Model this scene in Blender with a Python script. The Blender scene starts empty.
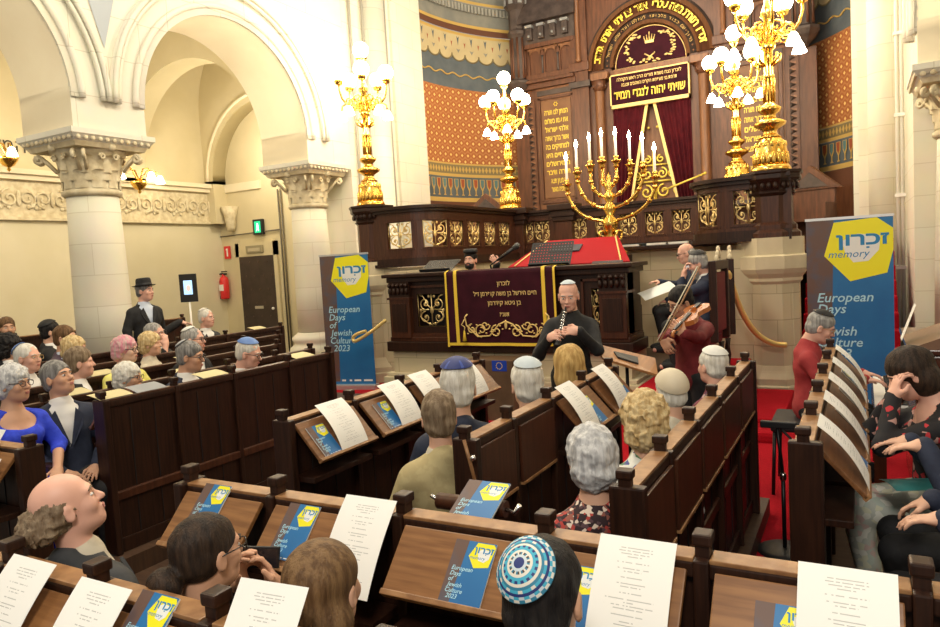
import bpy, bmesh, math, random
import numpy as np
from mathutils import Vector, Matrix, noise
random.seed(7)
PI=math.pi
COL=bpy.context.scene.collection
SC=bpy.context.scene
# ---------------------------------------------------------------- camera model (metres, camera above the origin)
YAW,PIT,ROL=[math.radians(a) for a in (29.07,4.217,-3.294)]
FPX=708.4; HC=2.0
fw=np.array([-math.sin(YAW)*math.cos(PIT),math.cos(YAW)*math.cos(PIT),-math.sin(PIT)])
_r0=np.array([math.cos(YAW),math.sin(YAW),0]); _u0=np.cross(_r0,fw)
cr=math.cos(ROL)*_r0+math.sin(ROL)*_u0; cu=-math.sin(ROL)*_r0+math.cos(ROL)*_u0
def ray(x,y): return fw*FPX+cr*(x-470)-cu*(y-313.5)
def at(x,y,X=None,Y=None,Z=None,D=None):
    d=ray(x,y)
    if X is not None: k=X/d[0]
    elif Y is not None: k=Y/d[1]
    elif Z is not None: k=(Z-HC)/d[2]
    else: k=D/FPX
    p=d*k; return Vector((p[0],p[1],p[2]+HC))
# ---------------------------------------------------------------- materials
MATS={}
def mat(name,col,rough=.6,metal=0,col2=None,scale=8,stretch=(1,1,1),bump=0,bscale=None,spec=.5,emit=None,estr=0,detail=4,coat=0,trans=0,sheen=0,contrast=(.35,.65)):
    if name in MATS: return MATS[name]
    m=bpy.data.materials.new(name); m.use_nodes=True; MATS[name]=m
    nt=m.node_tree; b=nt.nodes['Principled BSDF']; L=nt.links
    b.inputs['Base Color'].default_value=(*col,1); b.inputs['Roughness'].default_value=rough
    b.inputs['Metallic'].default_value=metal; b.inputs['Specular IOR Level'].default_value=spec
    if coat: b.inputs['Coat Weight'].default_value=coat; b.inputs['Coat Roughness'].default_value=.15
    if trans: b.inputs['Transmission Weight'].default_value=trans
    if sheen: b.inputs['Sheen Weight'].default_value=sheen
    if emit: b.inputs['Emission Color'].default_value=(*emit,1); b.inputs['Emission Strength'].default_value=estr
    if col2 or bump:
        tc=nt.nodes.new('ShaderNodeTexCoord'); mp=nt.nodes.new('ShaderNodeMapping'); L.new(tc.outputs['Object'],mp.inputs[0])
        mp.inputs['Scale'].default_value=stretch
        n=nt.nodes.new('ShaderNodeTexNoise'); L.new(mp.outputs[0],n.inputs['Vector']); n.inputs['Scale'].default_value=scale; n.inputs['Detail'].default_value=detail
        if col2:
            r=nt.nodes.new('ShaderNodeValToRGB'); L.new(n.outputs[0],r.inputs[0])
            r.color_ramp.elements[0].position=contrast[0]; r.color_ramp.elements[1].position=contrast[1]
            r.color_ramp.elements[0].color=(*col,1); r.color_ramp.elements[1].color=(*col2,1)
            L.new(r.outputs[0],b.inputs['Base Color'])
        if bump:
            n2=n
            if bscale:
                n2=nt.nodes.new('ShaderNodeTexNoise'); L.new(mp.outputs[0],n2.inputs['Vector']); n2.inputs['Scale'].default_value=bscale; n2.inputs['Detail'].default_value=3
            bp=nt.nodes.new('ShaderNodeBump'); bp.inputs['Strength'].default_value=min(1,bump); bp.inputs['Distance'].default_value=.02*bump
            L.new(n2.outputs[0],bp.inputs['Height']); L.new(bp.outputs[0],b.inputs['Normal'])
    return m
def blocks_mat(name,c1,c2,mortar,bw,bh,rough=.8,ms=.006,rot=None):
    """stone laid in courses: brick texture from object coordinates (x+y along, z up)"""
    if name in MATS: return MATS[name]
    m=bpy.data.materials.new(name); m.use_nodes=True; MATS[name]=m
    nt=m.node_tree; b=nt.nodes['Principled BSDF']; L=nt.links; b.inputs['Roughness'].default_value=rough
    tc=nt.nodes.new('ShaderNodeTexCoord'); sp=nt.nodes.new('ShaderNodeSeparateXYZ'); L.new(tc.outputs['Object'],sp.inputs[0])
    ad=nt.nodes.new('ShaderNodeMath'); ad.operation='ADD'; L.new(sp.outputs[0],ad.inputs[0]); L.new(sp.outputs[1],ad.inputs[1])
    cb=nt.nodes.new('ShaderNodeCombineXYZ'); L.new(ad.outputs[0],cb.inputs[0]); L.new(sp.outputs[2],cb.inputs[1])
    br=nt.nodes.new('ShaderNodeTexBrick'); L.new(cb.outputs[0],br.inputs['Vector'])
    br.inputs['Color1'].default_value=(*c1,1); br.inputs['Color2'].default_value=(*c2,1); br.inputs['Mortar'].default_value=(*mortar,1)
    br.inputs['Scale'].default_value=1; br.inputs['Mortar Size'].default_value=ms; br.inputs['Brick Width'].default_value=bw; br.inputs['Row Height'].default_value=bh
    n=nt.nodes.new('ShaderNodeTexNoise'); n.inputs['Scale'].default_value=3; L.new(tc.outputs['Object'],n.inputs['Vector'])
    mx=nt.nodes.new('ShaderNodeMixRGB'); mx.blend_type='MULTIPLY'; mx.inputs[0].default_value=.12
    L.new(br.outputs[0],mx.inputs[1]); L.new(n.outputs[1],mx.inputs[2]); L.new(mx.outputs[0],b.inputs['Base Color'])
    return m
PLASTER=mat('plaster_cream',(.80,.72,.53),.85,col2=(.76,.67,.48),scale=1.5,bump=.05,bscale=30)
AISLE=mat('aisle_plaster',(.66,.58,.38),.85,col2=(.61,.53,.33),scale=1.2)
AISLEL=mat('aisle_panel',(.72,.66,.48),.85,col2=(.68,.62,.43),scale=1.2)
STONEW=blocks_mat('white_stone',(.83,.79,.66),(.80,.75,.61),(.68,.62,.48),1.1,.42)
STONEG=blocks_mat('grey_white_stone',(.80,.78,.68),(.77,.74,.63),(.62,.58,.47),1.0,.55)
STONEB=blocks_mat('beige_stone',(.65,.56,.37),(.58,.49,.32),(.42,.34,.22),.62,.34)
STONEC=mat('carved_stone',(.74,.66,.47),.85,col2=(.58,.49,.31),scale=9,bump=.3,bscale=40)
STONEBP=mat('beige_plain',(.66,.57,.39),.8,col2=(.60,.51,.34),scale=4)
WOOD=mat('dark_pew_wood',(.017,.0062,.0035),.42,col2=(.036,.013,.0065),scale=5,stretch=(14,14,.8),bump=.05,spec=.35)
WOODR=mat('reddish_wood',(.042,.013,.006),.40,col2=(.078,.025,.011),scale=4,stretch=(10,10,.8),spec=.4)
WOODH=mat('desk_wood',(.19,.080,.027),.36,col2=(.29,.135,.048),scale=4,stretch=(1.2,14,14),spec=.45)
WOODHY=mat('desk_wood_y',(.14,.057,.020),.36,col2=(.23,.10,.037),scale=4,stretch=(14,1.2,14),spec=.45)
WOODT=mat('lit_tan_edge_wood',(.22,.10,.038),.4,col2=(.36,.19,.08),scale=6,stretch=(3,3,3))  # tan puts the light caught by the near pew edges into the colour
WOODA=mat('ark_wood',(.085,.031,.014),.45,col2=(.15,.056,.025),scale=3,stretch=(6,6,.8))
WOODAL=mat('ark_wood_light',(.17,.070,.029),.45,col2=(.25,.108,.046),scale=3,stretch=(6,6,.8))
WOODAD=mat('ark_wood_dark',(.045,.030,.026),.5,col2=(.085,.06,.05),scale=6)
BRASS=mat('polished_brass',(.95,.62,.16),.22,metal=1,col2=(.80,.45,.08),scale=14)
BRASSP=mat('pale_brass',(.86,.66,.30),.35,metal=.8)
GOLD=mat('gold_leaf',(.95,.72,.12),.4,metal=.35)
GOLDT=mat('gold_thread',(.90,.66,.25),.5,metal=.3)
YELB=mat('yellow_braid',(.85,.58,.05),.6)
BURG=mat('burgundy_velvet',(.030,.003,.009),.8,col2=(.046,.005,.013),scale=6,spec=.2)
CURT=mat('curtain_velvet',(.060,.004,.009),.8,col2=(.10,.007,.013),scale=4,spec=.2)
REDC=mat('red_cloth',(.34,.006,.013),.8,spec=.2)
CARPET=mat('red_carpet',(.40,.008,.018),.95,col2=(.33,.006,.013),scale=60,bump=.3,spec=.1)
BLACK=mat('matt_black',(.012,.012,.014),.5)
BLACKM=mat('black_metal',(.02,.02,.022),.35,metal=.5)
CHROME=mat('chrome',(.75,.75,.75),.2,metal=1)
WHITE=mat('white_paint',(.85,.84,.80),.5)
DFLOOR=mat('dark_floorboards',(.045,.022,.012),.5,col2=(.075,.038,.02),scale=4,stretch=(1,10,1))
GLOBE=mat('lit_glass',(1,.95,.85),.3,emit=(1,.86,.62),estr=22)
FLAME=mat('candle_flame',(1,.8,.5),.5,emit=(1,.78,.45),estr=60)
# ---------------------------------------------------------------- object helpers
def link(o,parent=None):
    COL.objects.link(o)
    if parent: o.parent=parent
    return o
def tag(o,label=None,cat=None,group=None,kind=None):
    if label: o['label']=label
    if cat: o['category']=cat
    if group: o['group']=group
    if kind: o['kind']=kind
    return o
def empty(name,loc=(0,0,0),rz=0,label=None,cat=None,group=None,parent=None):
    o=bpy.data.objects.new(name,None); o.empty_display_size=.1; o.location=loc; o.rotation_euler=(0,0,rz); link(o,parent); tag(o,label,cat,group); return o
class MB:
    """collects geometry for ONE mesh object"""
    def __init__(s): s.v=[]; s.f=[]; s.m=[]; s.mats=[]; s.sm=[]; s.uv=None
    def mi(s,m):
        if m is None: return 0
        if m not in s.mats: s.mats.append(m)
        return s.mats.index(m)
    def add(s,vs,fs,m=None,M=None,smooth=False):
        o=len(s.v)
        if M is not None: vs=[M@Vector(v) for v in vs]
        s.v.extend([tuple(v) for v in vs]); k=s.mi(m)
        for f in fs: s.f.append([i+o for i in f]); s.m.append(k); s.sm.append(smooth)
        return s
    def box(s,a,b,m=None,M=None,bev=0):
        x0,y0,z0=[min(p,q) for p,q in zip(a,b)]; x1,y1,z1=[max(p,q) for p,q in zip(a,b)]
        if bev:
            bm=bmesh.new(); bmesh.ops.create_cube(bm,size=1)
            for v in bm.verts: v.co=Vector(((x0+x1)/2+v.co.x*(x1-x0),(y0+y1)/2+v.co.y*(y1-y0),(z0+z1)/2+v.co.z*(z1-z0)))
            bmesh.ops.bevel(bm,geom=bm.edges[:],offset=bev,segments=2,affect='EDGES',profile=.6)
            s.add([v.co.copy() for v in bm.verts],[[v.index for v in f.verts] for f in (bm.verts.index_update() or bm.faces)],m,M); bm.free(); return s
        vs=[(x0,y0,z0),(x1,y0,z0),(x1,y1,z0),(x0,y1,z0),(x0,y0,z1),(x1,y0,z1),(x1,y1,z1),(x0,y1,z1)]
        return s.add(vs,[(0,3,2,1),(4,5,6,7),(0,1,5,4),(1,2,6,5),(2,3,7,6),(3,0,4,7)],m,M)
    def prism(s,poly,axis,a,b,m=None,M=None,smooth=False):
        """extrude 2D polygon along axis (0,1,2) between a and b"""
        def P(p,t):
            if axis==0: return (t,p[0],p[1])
            if axis==1: return (p[0],t,p[1])
            return (p[0],p[1],t)
        n=len(poly); vs=[P(p,a) for p in poly]+[P(p,b) for p in poly]
        fs=[(i,(i+1)%n,n+(i+1)%n,n+i) for i in range(n)]
        s.add(vs,fs,m,M,smooth); s.add(vs,[list(range(n))[::-1],list(range(n,2*n))],m,M); return s
    def lathe(s,prof,seg=24,m=None,M=None,smooth=True,a0=0,a1=2*PI,phase=0):
        full=abs(a1-a0-2*PI)<1e-6; k=seg if full else seg+1; vs=[]
        for r,z in prof:
            for i in range(k):
                t=a0+(a1-a0)*i/seg+phase; vs.append((r*math.cos(t),r*math.sin(t),z))
        fs=[]
        for j in range(len(prof)-1):
            for i in range(seg):
                i2=(i+1)%k if full else i+1
                fs.append((j*k+i,j*k+i2,(j+1)*k+i2,(j+1)*k+i))
        s.add(vs,fs,m,M,smooth)
        if full:
            if prof[0][0]>1e-4: s.add(vs[:k],[list(range(k))[::-1]],m,M)
            if prof[-1][0]>1e-4: s.add(vs[-k:],[list(range(k))],m,M)
        return s
    def tube(s,pts,r,seg=8,m=None,M=None,closed=False,cap=True):
        pts=[Vector(p) for p in pts]; n=len(pts); rs=r if isinstance(r,(list,tuple)) else [r]*n
        vs=[]; up=None
        for i,p in enumerate(pts):
            a=pts[(i-1)%n] if closed or i>0 else p; b=pts[(i+1)%n] if closed or i<n-1 else p
            t=(b-a); t=t.normalized() if t.length>1e-9 else Vector((0,0,1))
            if up is None:
                up=Vector((0,0,1)) if abs(t.z)<.9 else Vector((1,0,0))
            up=(up-t*up.dot(t)); up=up.normalized() if up.length>1e-6 else t.orthogonal().normalized()
            bi=t.cross(up)
            for j in range(seg):
                an=2*PI*j/seg; vs.append(p+(up*math.cos(an)+bi*math.sin(an))*rs[i])
        fs=[]
        for i in range(n if closed else n-1):
            i2=(i+1)%n
            for j in range(seg):
                j2=(j+1)%seg; fs.append((i*seg+j,i*seg+j2,i2*seg+j2,i2*seg+j))
        s.add(vs,fs,m,M,True)
        if cap and not closed: s.add(vs,[list(range(seg))[::-1],list(range((n-1)*seg,n*seg))],m,M)
        return s
    def ball(s,c,r,m=None,M=None,seg=16,ring=10):
        rx,ry,rz=r if isinstance(r,(tuple,list)) else (r,r,r); vs=[]; fs=[]
        for j in range(ring+1):
            p=PI*j/ring
            for i in range(seg):
                t=2*PI*i/seg; vs.append((c[0]+rx*math.sin(p)*math.cos(t),c[1]+ry*math.sin(p)*math.sin(t),c[2]+rz*math.cos(p)))
        for j in range(ring):
            for i in range(seg):
                i2=(i+1)%seg; fs.append((j*seg+i,(j+1)*seg+i,(j+1)*seg+i2,j*seg+i2))
        return s.add(vs,fs,m,M,True)
    def grid(s,fn,nu,nv,m=None,M=None,smooth=True,closeu=False):
        vs=[fn(i/nu,j/nv) for j in range(nv+1) for i in range(nu+1)]
        fs=[(j*(nu+1)+i,j*(nu+1)+i+1,(j+1)*(nu+1)+i+1,(j+1)*(nu+1)+i) for j in range(nv) for i in range(nu)]
        return s.add(vs,fs,m,M,smooth)
    def mesh(s,name):
        me=bpy.data.meshes.new(name); me.from_pydata(s.v,[],s.f)
        for m in s.mats: me.materials.append(m)
        me.polygons.foreach_set('material_index',s.m); me.polygons.foreach_set('use_smooth',s.sm)
        bm=bmesh.new(); bm.from_mesh(me); bmesh.ops.remove_doubles(bm,verts=bm.verts,dist=1e-6); bm.to_mesh(me); bm.free()
        me.update(); return me
    def obj(s,name,parent=None,m=None,**k):
        if m and not s.mats: s.mats=[m]
        o=bpy.data.objects.new(name,s.mesh(name)); link(o,parent); tag(o,**k) if k else None; return o
def struct(name,mb): return mb.obj(name,kind='structure')
def T(*v): return Matrix.Translation(Vector(v))
def Rx(a): return Matrix.Rotation(a,4,'X')
def Ry(a): return Matrix.Rotation(a,4,'Y')
def Rz(a): return Matrix.Rotation(a,4,'Z')
def S(x,y=None,z=None):
    return Matrix.Diagonal((x,x if y is None else y,x if z is None else z,1))
def copy_tree(o,parent=None):
    c=o.copy(); COL.objects.link(c); c.parent=parent
    for ch in list(o.children): copy_tree(ch,c)
    return c
# text -> flat triangulated mesh data, centred, unit size (cap height about .7)
_tc={}
def text_geo(s,shear=0,ext=0,bold=0):
    k=(s,shear,ext,bold)
    if k in _tc: return _tc[k]
    cu_=bpy.data.curves.new('t','FONT'); cu_.body=s; cu_.size=1; cu_.align_x='CENTER'; cu_.shear=shear; cu_.extrude=ext; cu_.resolution_u=2; cu_.offset=bold
    o=bpy.data.objects.new('t',cu_); COL.objects.link(o); bpy.context.view_layer.update()
    me=bpy.data.meshes.new_from_object(o.evaluated_get(bpy.context.evaluated_depsgraph_get()))
    vs=[v.co.copy() for v in me.vertices]; fs=[list(p.vertices) for p in me.polygons]
    bpy.data.objects.remove(o); bpy.data.meshes.remove(me); bpy.data.curves.remove(cu_)
    _tc[k]=(vs,fs); return vs,fs
def heb(s): return s[::-1]
def put_text(mb,s,m,M,size,width=None,shear=0,ext=0,align='C',bold=0):
    """text in the local XY plane of M; optional squeeze to width"""
    vs,fs=text_geo(s,shear,ext,bold)
    if not vs: return
    x0=min(v.x for v in vs); x1=max(v.x for v in vs); w=(x1-x0)*size
    sx=size*(width/w if width else 1)
    off=-x0*sx if align=='L' else (-(x0+x1)/2*sx)
    mb.add([(v.x*sx+off,v.y*size,v.z*size) for v in vs],fs,m,M)
def spiral(c,r0,r1,a0,turns,n=18):
    return [(c[0]+(r0+(r1-r0)*i/n)*math.cos(a0+turns*2*PI*i/n),c[1]+(r0+(r1-r0)*i/n)*math.sin(a0+turns*2*PI*i/n)) for i in range(n+1)]
# ---------------------------------------------------------------- implicit-surface bodies
Q=1.0
def _rot(yaw=0,pitch=0,roll=0):
    return np.array((Matrix.Rotation(yaw,3,'Z')@Matrix.Rotation(pitch,3,'X')@Matrix.Rotation(roll,3,'Y')))
class SDF:
    """P: list of ('e',centre,radii,R,k,sign) ellipsoids and ('c',a,b,ra,rb,k,sign,sx) round cones"""
    def __init__(s): s.P=[]
    def e(s,c,r,k=.02,sign=1,R=None): s.P.append(('e',np.array(c,float),np.array(r if hasattr(r,'__len__') else (r,r,r),float),R,k,sign)); return s
    def c(s,a,b,ra,rb=None,k=.02,sign=1): s.P.append(('c',np.array(a,float),np.array(b,float),ra,ra if rb is None else rb,k,sign)); return s
    def chain(s,pts,rs,k=.02):
        for i in range(len(pts)-1): s.c(pts[i],pts[i+1],rs[i],rs[i+1],k)
        return s
    def cut(s,fn,k=.006): s.P.append(('f',fn,k)); return s
    def xf(s,R,piv,i0=0):
        piv=np.array(piv,float)
        for i in range(i0,len(s.P)):
            p=list(s.P[i])
            if p[0]=='e': p[1]=R@(p[1]-piv)+piv; p[3]=R if p[3] is None else R@p[3]
            elif p[0]=='c': p[1]=R@(p[1]-piv)+piv; p[2]=R@(p[2]-piv)+piv
            s.P[i]=tuple(p)
        return s
    def mesh(s,h):
        h=h*Q
        lo=[];hi=[]
        for p in s.P:
            if p[0]=='e' and p[5]>0: rr=p[2].max(); lo.append(p[1]-rr);hi.append(p[1]+rr)
            elif p[0]=='c' and p[6]>0:
                for q,r in ((p[1],p[3]),(p[2],p[4])): lo.append(q-r);hi.append(q+r)
        lo=np.min(lo,0)-3*h; hi=np.max(hi,0)+3*h; n=np.ceil((hi-lo)/h).astype(int)+1
        D=np.full(n,1.0,np.float32); ax=[lo[i]+h*np.arange(n[i]) for i in range(3)]
        for p in s.P:
            if p[0]=='f':
                X,Y,Z=np.meshgrid(*ax,indexing='ij',sparse=True); d=p[1](X,Y,Z); k=p[2]; np.maximum(D,-d,out=D); continue
            k=p[4] if p[0]=='e' else p[5]
            if p[0]=='e': rr=p[2].max()+k+2*h; a=p[1]-rr;b=p[1]+rr
            else: rr=max(p[3],p[4])+k+2*h; a=np.minimum(p[1],p[2])-rr; b=np.maximum(p[1],p[2])+rr
            i0=np.clip(((a-lo)/h).astype(int),0,n-1); i1=np.clip(((b-lo)/h).astype(int)+2,1,n)
            if (i1<=i0).any(): continue
            sl=tuple(slice(i0[j],i1[j]) for j in range(3))
            X,Y,Z=np.meshgrid(*[ax[j][sl[j]].astype(np.float32) for j in range(3)],indexing='ij')
            if p[0]=='e':
                X=X-p[1][0];Y=Y-p[1][1];Z=Z-p[1][2]
                if p[3] is not None:
                    R=p[3]; X,Y,Z=R[0,0]*X+R[1,0]*Y+R[2,0]*Z,R[0,1]*X+R[1,1]*Y+R[2,1]*Z,R[0,2]*X+R[1,2]*Y+R[2,2]*Z
                r=p[2]; k0=np.sqrt((X/r[0])**2+(Y/r[1])**2+(Z/r[2])**2); k1=np.sqrt((X/r[0]**2)**2+(Y/r[1]**2)**2+(Z/r[2]**2)**2)+1e-9
                d=k0*(k0-1)/k1; sign=p[5]
            else:
                a,b,ra,rb=p[1],p[2],p[3],p[4]; ba=b-a; L2=max(ba@ba,1e-12)
                X=X-a[0];Y=Y-a[1];Z=Z-a[2]; t=np.clip((X*ba[0]+Y*ba[1]+Z*ba[2])/L2,0,1)
                d=np.sqrt((X-t*ba[0])**2+(Y-t*ba[1])**2+(Z-t*ba[2])**2)-(ra+(rb-ra)*t); sign=p[6]
            d=d.astype(np.float32); E=D[sl]
            if sign>0:
                hh=np.clip(.5+.5*(E-d)/k,0,1); D[sl]=E*(1-hh)+d*hh-k*hh*(1-hh)
            else:
                hh=np.clip(.5-.5*(E+d)/k,0,1); D[sl]=E*(1-hh)+(-d)*hh+k*hh*(1-hh)
        I=D<0
        # surface nets
        c=np.zeros(tuple(n-1),np.int8)
        for dx in (0,1):
            for dy in (0,1):
                for dz in (0,1): c+=I[dx:n[0]-1+dx,dy:n[1]-1+dy,dz:n[2]-1+dz]
        act=(c>0)&(c<8); idx=np.full(act.shape,-1,np.int64); cells=np.argwhere(act); idx[act]=np.arange(len(cells))
        acc=np.zeros((len(cells),3)); cnt=np.zeros(len(cells))
        crn=[(x,y,z) for x in (0,1) for y in (0,1) for z in (0,1)]
        for i in range(8):
            for ax_ in range(3):
                if crn[i][ax_]: continue
                q=list(crn[i]); q[ax_]=1
                ca=cells+np.array(crn[i]); cb=cells+np.array(q)
                da=D[ca[:,0],ca[:,1],ca[:,2]]; db=D[cb[:,0],cb[:,1],cb[:,2]]
                m=(da<0)!=(db<0); t=np.where(m,da/np.where(da==db,1,da-db),0)
                pt=np.array(crn[i])[None,:]*np.ones((len(cells),1)); pt[:,ax_]+=t
                acc+=pt*m[:,None]; cnt+=m
        V=(cells+acc/np.maximum(cnt,1)[:,None])*h+lo
        F=[]
        for a in range(3):
            u=(a+1)%3; w=(a+2)%3
            s0=[slice(None)]*3; s1=[slice(None)]*3; s0[a]=slice(0,-1); s1[a]=slice(1,None)
            A=I[tuple(s0)]; B=I[tuple(s1)]; ch=np.argwhere(A!=B)
            ch=ch[(ch[:,u]>0)&(ch[:,w]>0)&(ch[:,u]<n[u]-1)&(ch[:,w]<n[w]-1)]
            ins=A[ch[:,0],ch[:,1],ch[:,2]]
            du=np.zeros(3,int);du[u]=1; dw=np.zeros(3,int);dw[w]=1
            g=lambda q: idx[q[:,0],q[:,1],q[:,2]]
            f=np.stack([g(ch-du-dw),g(ch-dw),g(ch),g(ch-du)],1)
            f[~ins]=f[~ins][:,::-1]; F.append(f)
        F=np.concatenate(F); F=F[(F>=0).all(1)]
        return V,F
def np_mesh(name,V,F,m):
    me=bpy.data.meshes.new(name)
    me.vertices.add(len(V)); me.vertices.foreach_set('co',V.astype(np.float32).ravel())
    me.loops.add(F.size); me.loops.foreach_set('vertex_index',F.astype(np.int32).ravel())
    me.polygons.add(len(F)); me.polygons.foreach_set('loop_start',np.arange(0,F.size,4,dtype=np.int32))
    me.polygons.foreach_set('use_smooth',np.ones(len(F),bool))
    me.update(calc_edges=True); me.validate()
    for q in (m if isinstance(m,(list,tuple)) else [m]): me.materials.append(q)
    return me
def lump(V,amp,freq,seed=0,c=None):
    """push vertices with layered noise, for curls and folds"""
    c=V.mean(0) if c is None else np.array(c)
    out=V.copy()
    for i,p in enumerate(V):
        q=Vector(p*freq)+Vector((seed*3.1,seed*1.7,0)); nv=noise.noise_vector(q)
        out[i]=p+np.array(nv)*amp
    return out
# ---------------------------------------------------------------- people
def skinmat(n,c): return mat('skin_'+n,c,.5,col2=tuple(min(1,x*1.08) for x in c),scale=12,contrast=(.3,.7))
SK={'fair':skinmat('fair',(.66,.38,.26)),'pink':skinmat('pink',(.72,.40,.30)),'tan':skinmat('tan',(.60,.33,.21)),'pale':skinmat('pale',(.74,.48,.36))}
def hairm(n,a,b): return mat('hair_'+n,a,.55,col2=b,scale=6,stretch=(9,9,1.2),bump=.5,bscale=22,contrast=(.4,.6),spec=.25)
HR={'white':hairm('white',(.78,.76,.70),(.60,.57,.50)),'grey':hairm('grey',(.42,.41,.39),(.24,.23,.22)),'silver':hairm('silver',(.66,.66,.66),(.42,.42,.43)),
 'dark':hairm('dark',(.018,.011,.008),(.045,.026,.016)),'brown':hairm('brown',(.10,.050,.022),(.19,.105,.05)),'greybrown':hairm('greybrown',(.27,.20,.13),(.15,.10,.06)),
 'blond':hairm('blond',(.62,.42,.16),(.42,.25,.08)),'paleblond':hairm('paleblond',(.70,.55,.30),(.50,.34,.15)),'pink':hairm('pink',(.72,.28,.36),(.62,.45,.42)),
 'black':hairm('black',(.008,.007,.008),(.02,.017,.016)),'greydark':hairm('greydark',(.13,.125,.12),(.30,.29,.28)),'lightbrown':hairm('lightbrown',(.105,.055,.024),(.20,.115,.052))}
def cloth(n,c,c2=None,sc=20,r=.8,b=.12): return mat('cloth_'+n,c,r,col2=c2,scale=sc,bump=b,bscale=14,contrast=(.45,.55))
CL={'navy':cloth('navy',(.014,.020,.045),(.018,.026,.055)),'black':cloth('black',(.009,.009,.010),(.014,.014,.016)),'white':cloth('white',(.80,.79,.76)),
 'lightblue':cloth('lightblue',(.55,.62,.75)),'blue':cloth('blue',(.02,.05,.62),(.03,.07,.72)),'yellow':cloth('yellow',(.80,.74,.16),(.86,.80,.25)),
 'olive':cloth('olive_gold',(.42,.34,.17),(.47,.39,.20)),'darkred':cloth('dark_red',(.16,.012,.016),(.19,.016,.02)),'red':cloth('red_shirt',(.34,.028,.032),(.38,.035,.038)),
 'charcoal':cloth('charcoal',(.030,.032,.036),(.04,.042,.046)),'grey':cloth('grey',(.20,.20,.21),(.26,.26,.27)),'beige':cloth('beige',(.56,.50,.38),(.62,.56,.44)),
 'plum':cloth('plum',(.06,.04,.06),(.08,.05,.08)),'teal':cloth('teal',(.02,.12,.13))}
def flecks(n,base,cols,sc=60,thr=.1):
    m=bpy.data.materials.new(n); m.use_nodes=True; nt=m.node_tree; b=nt.nodes['Principled BSDF']; b.inputs['Roughness'].default_value=.8
    tc=nt.nodes.new('ShaderNodeTexCoord'); v=nt.nodes.new('ShaderNodeTexVoronoi'); v.inputs['Scale'].default_value=sc; nt.links.new(tc.outputs['Object'],v.inputs['Vector'])
    s=nt.nodes.new('ShaderNodeSeparateColor'); nt.links.new(v.outputs['Color'],s.inputs[0])
    r=nt.nodes.new('ShaderNodeValToRGB'); r.color_ramp.interpolation='CONSTANT'; nt.links.new(s.outputs[0],r.inputs[0])
    e=r.color_ramp.elements; e[0].color=(*base,1); e[1].position=.45; e[1].color=(*cols[0],1)
    for i,c in enumerate(cols[1:]):
        q=e.new(.45+.55*(i+1)/len(cols)); q.color=(*c,1)
    nt.links.new(r.outputs[0],b.inputs['Base Color']); return m
CL['flecked']=flecks('cloth_flecked_floral',(.03,.012,.016),[(.45,.05,.04),(.75,.62,.52),(.30,.10,.07),(.10,.05,.06)],75)
CL['redfloral']=flecks('cloth_red_floral',(.010,.009,.012),[(.012,.01,.012),(.012,.01,.012),(.50,.03,.04),(.012,.01,.012),(.012,.01,.012),(.50,.28,.24)],36)
CL['plaid']=flecks('cloth_plaid',(.16,.03,.05),[(.45,.35,.36),(.20,.04,.07),(.09,.03,.06)],40)
CL['paleprint']=flecks('cloth_pale_print',(.55,.58,.52),[(.72,.72,.55),(.55,.62,.55),(.66,.50,.46),(.80,.80,.72)],34)
CL['greenprint']=flecks('cloth_green_white',(.75,.76,.70),[(.10,.22,.12),(.80,.80,.75),(.08,.10,.30)],30)
EYEW=mat('eye_white',(.75,.72,.68),.2); IRIS=mat('iris_dark',(.02,.012,.01),.15); LIPS=mat('lips',(.48,.17,.14),.5)
BROW={}
GLASSM=mat('spectacle_frame',(.015,.013,.012),.3); GLASSG=mat('spectacle_frame_gold',(.5,.36,.15),.3,metal=.8)
def head_prims(s,face=True,k=1):
    s.e((0,-.012,.034),(.076,.095,.084),.01)
    s.e((0,.022,-.035),(.060,.066,.078),.03)
    s.e((0,.066,-.092),(.024,.020,.022),.035)
    s.e((0,.030,-.078),(.048,.046,.034),.03)
    s.e((0,.076,.024),(.050,.014,.012),.02)
    for q in (-1,1):
        s.e((q*.038,.062,-.026),(.024,.022,.026),.02)
        s.e((q*.031,.098,.004),(.016,.014,.011),.012,-1)
        s.e((q*.079,-.004,-.012),(.010,.019,.032),.008)
        s.e((q*.088,.002,-.010),(.006,.010,.018),.006,-1)
    s.c((0,.086,.008),(0,.106,-.026),.0075,.0125,.010)
    for q in (-1,1): s.e((q*.011,.094,-.030),(.008,.009,.007),.006)
    s.e((0,.088,-.055),(.023,.011,.006),.008); s.e((0,.086,-.067),(.020,.011,.006),.008)
    return s
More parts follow.
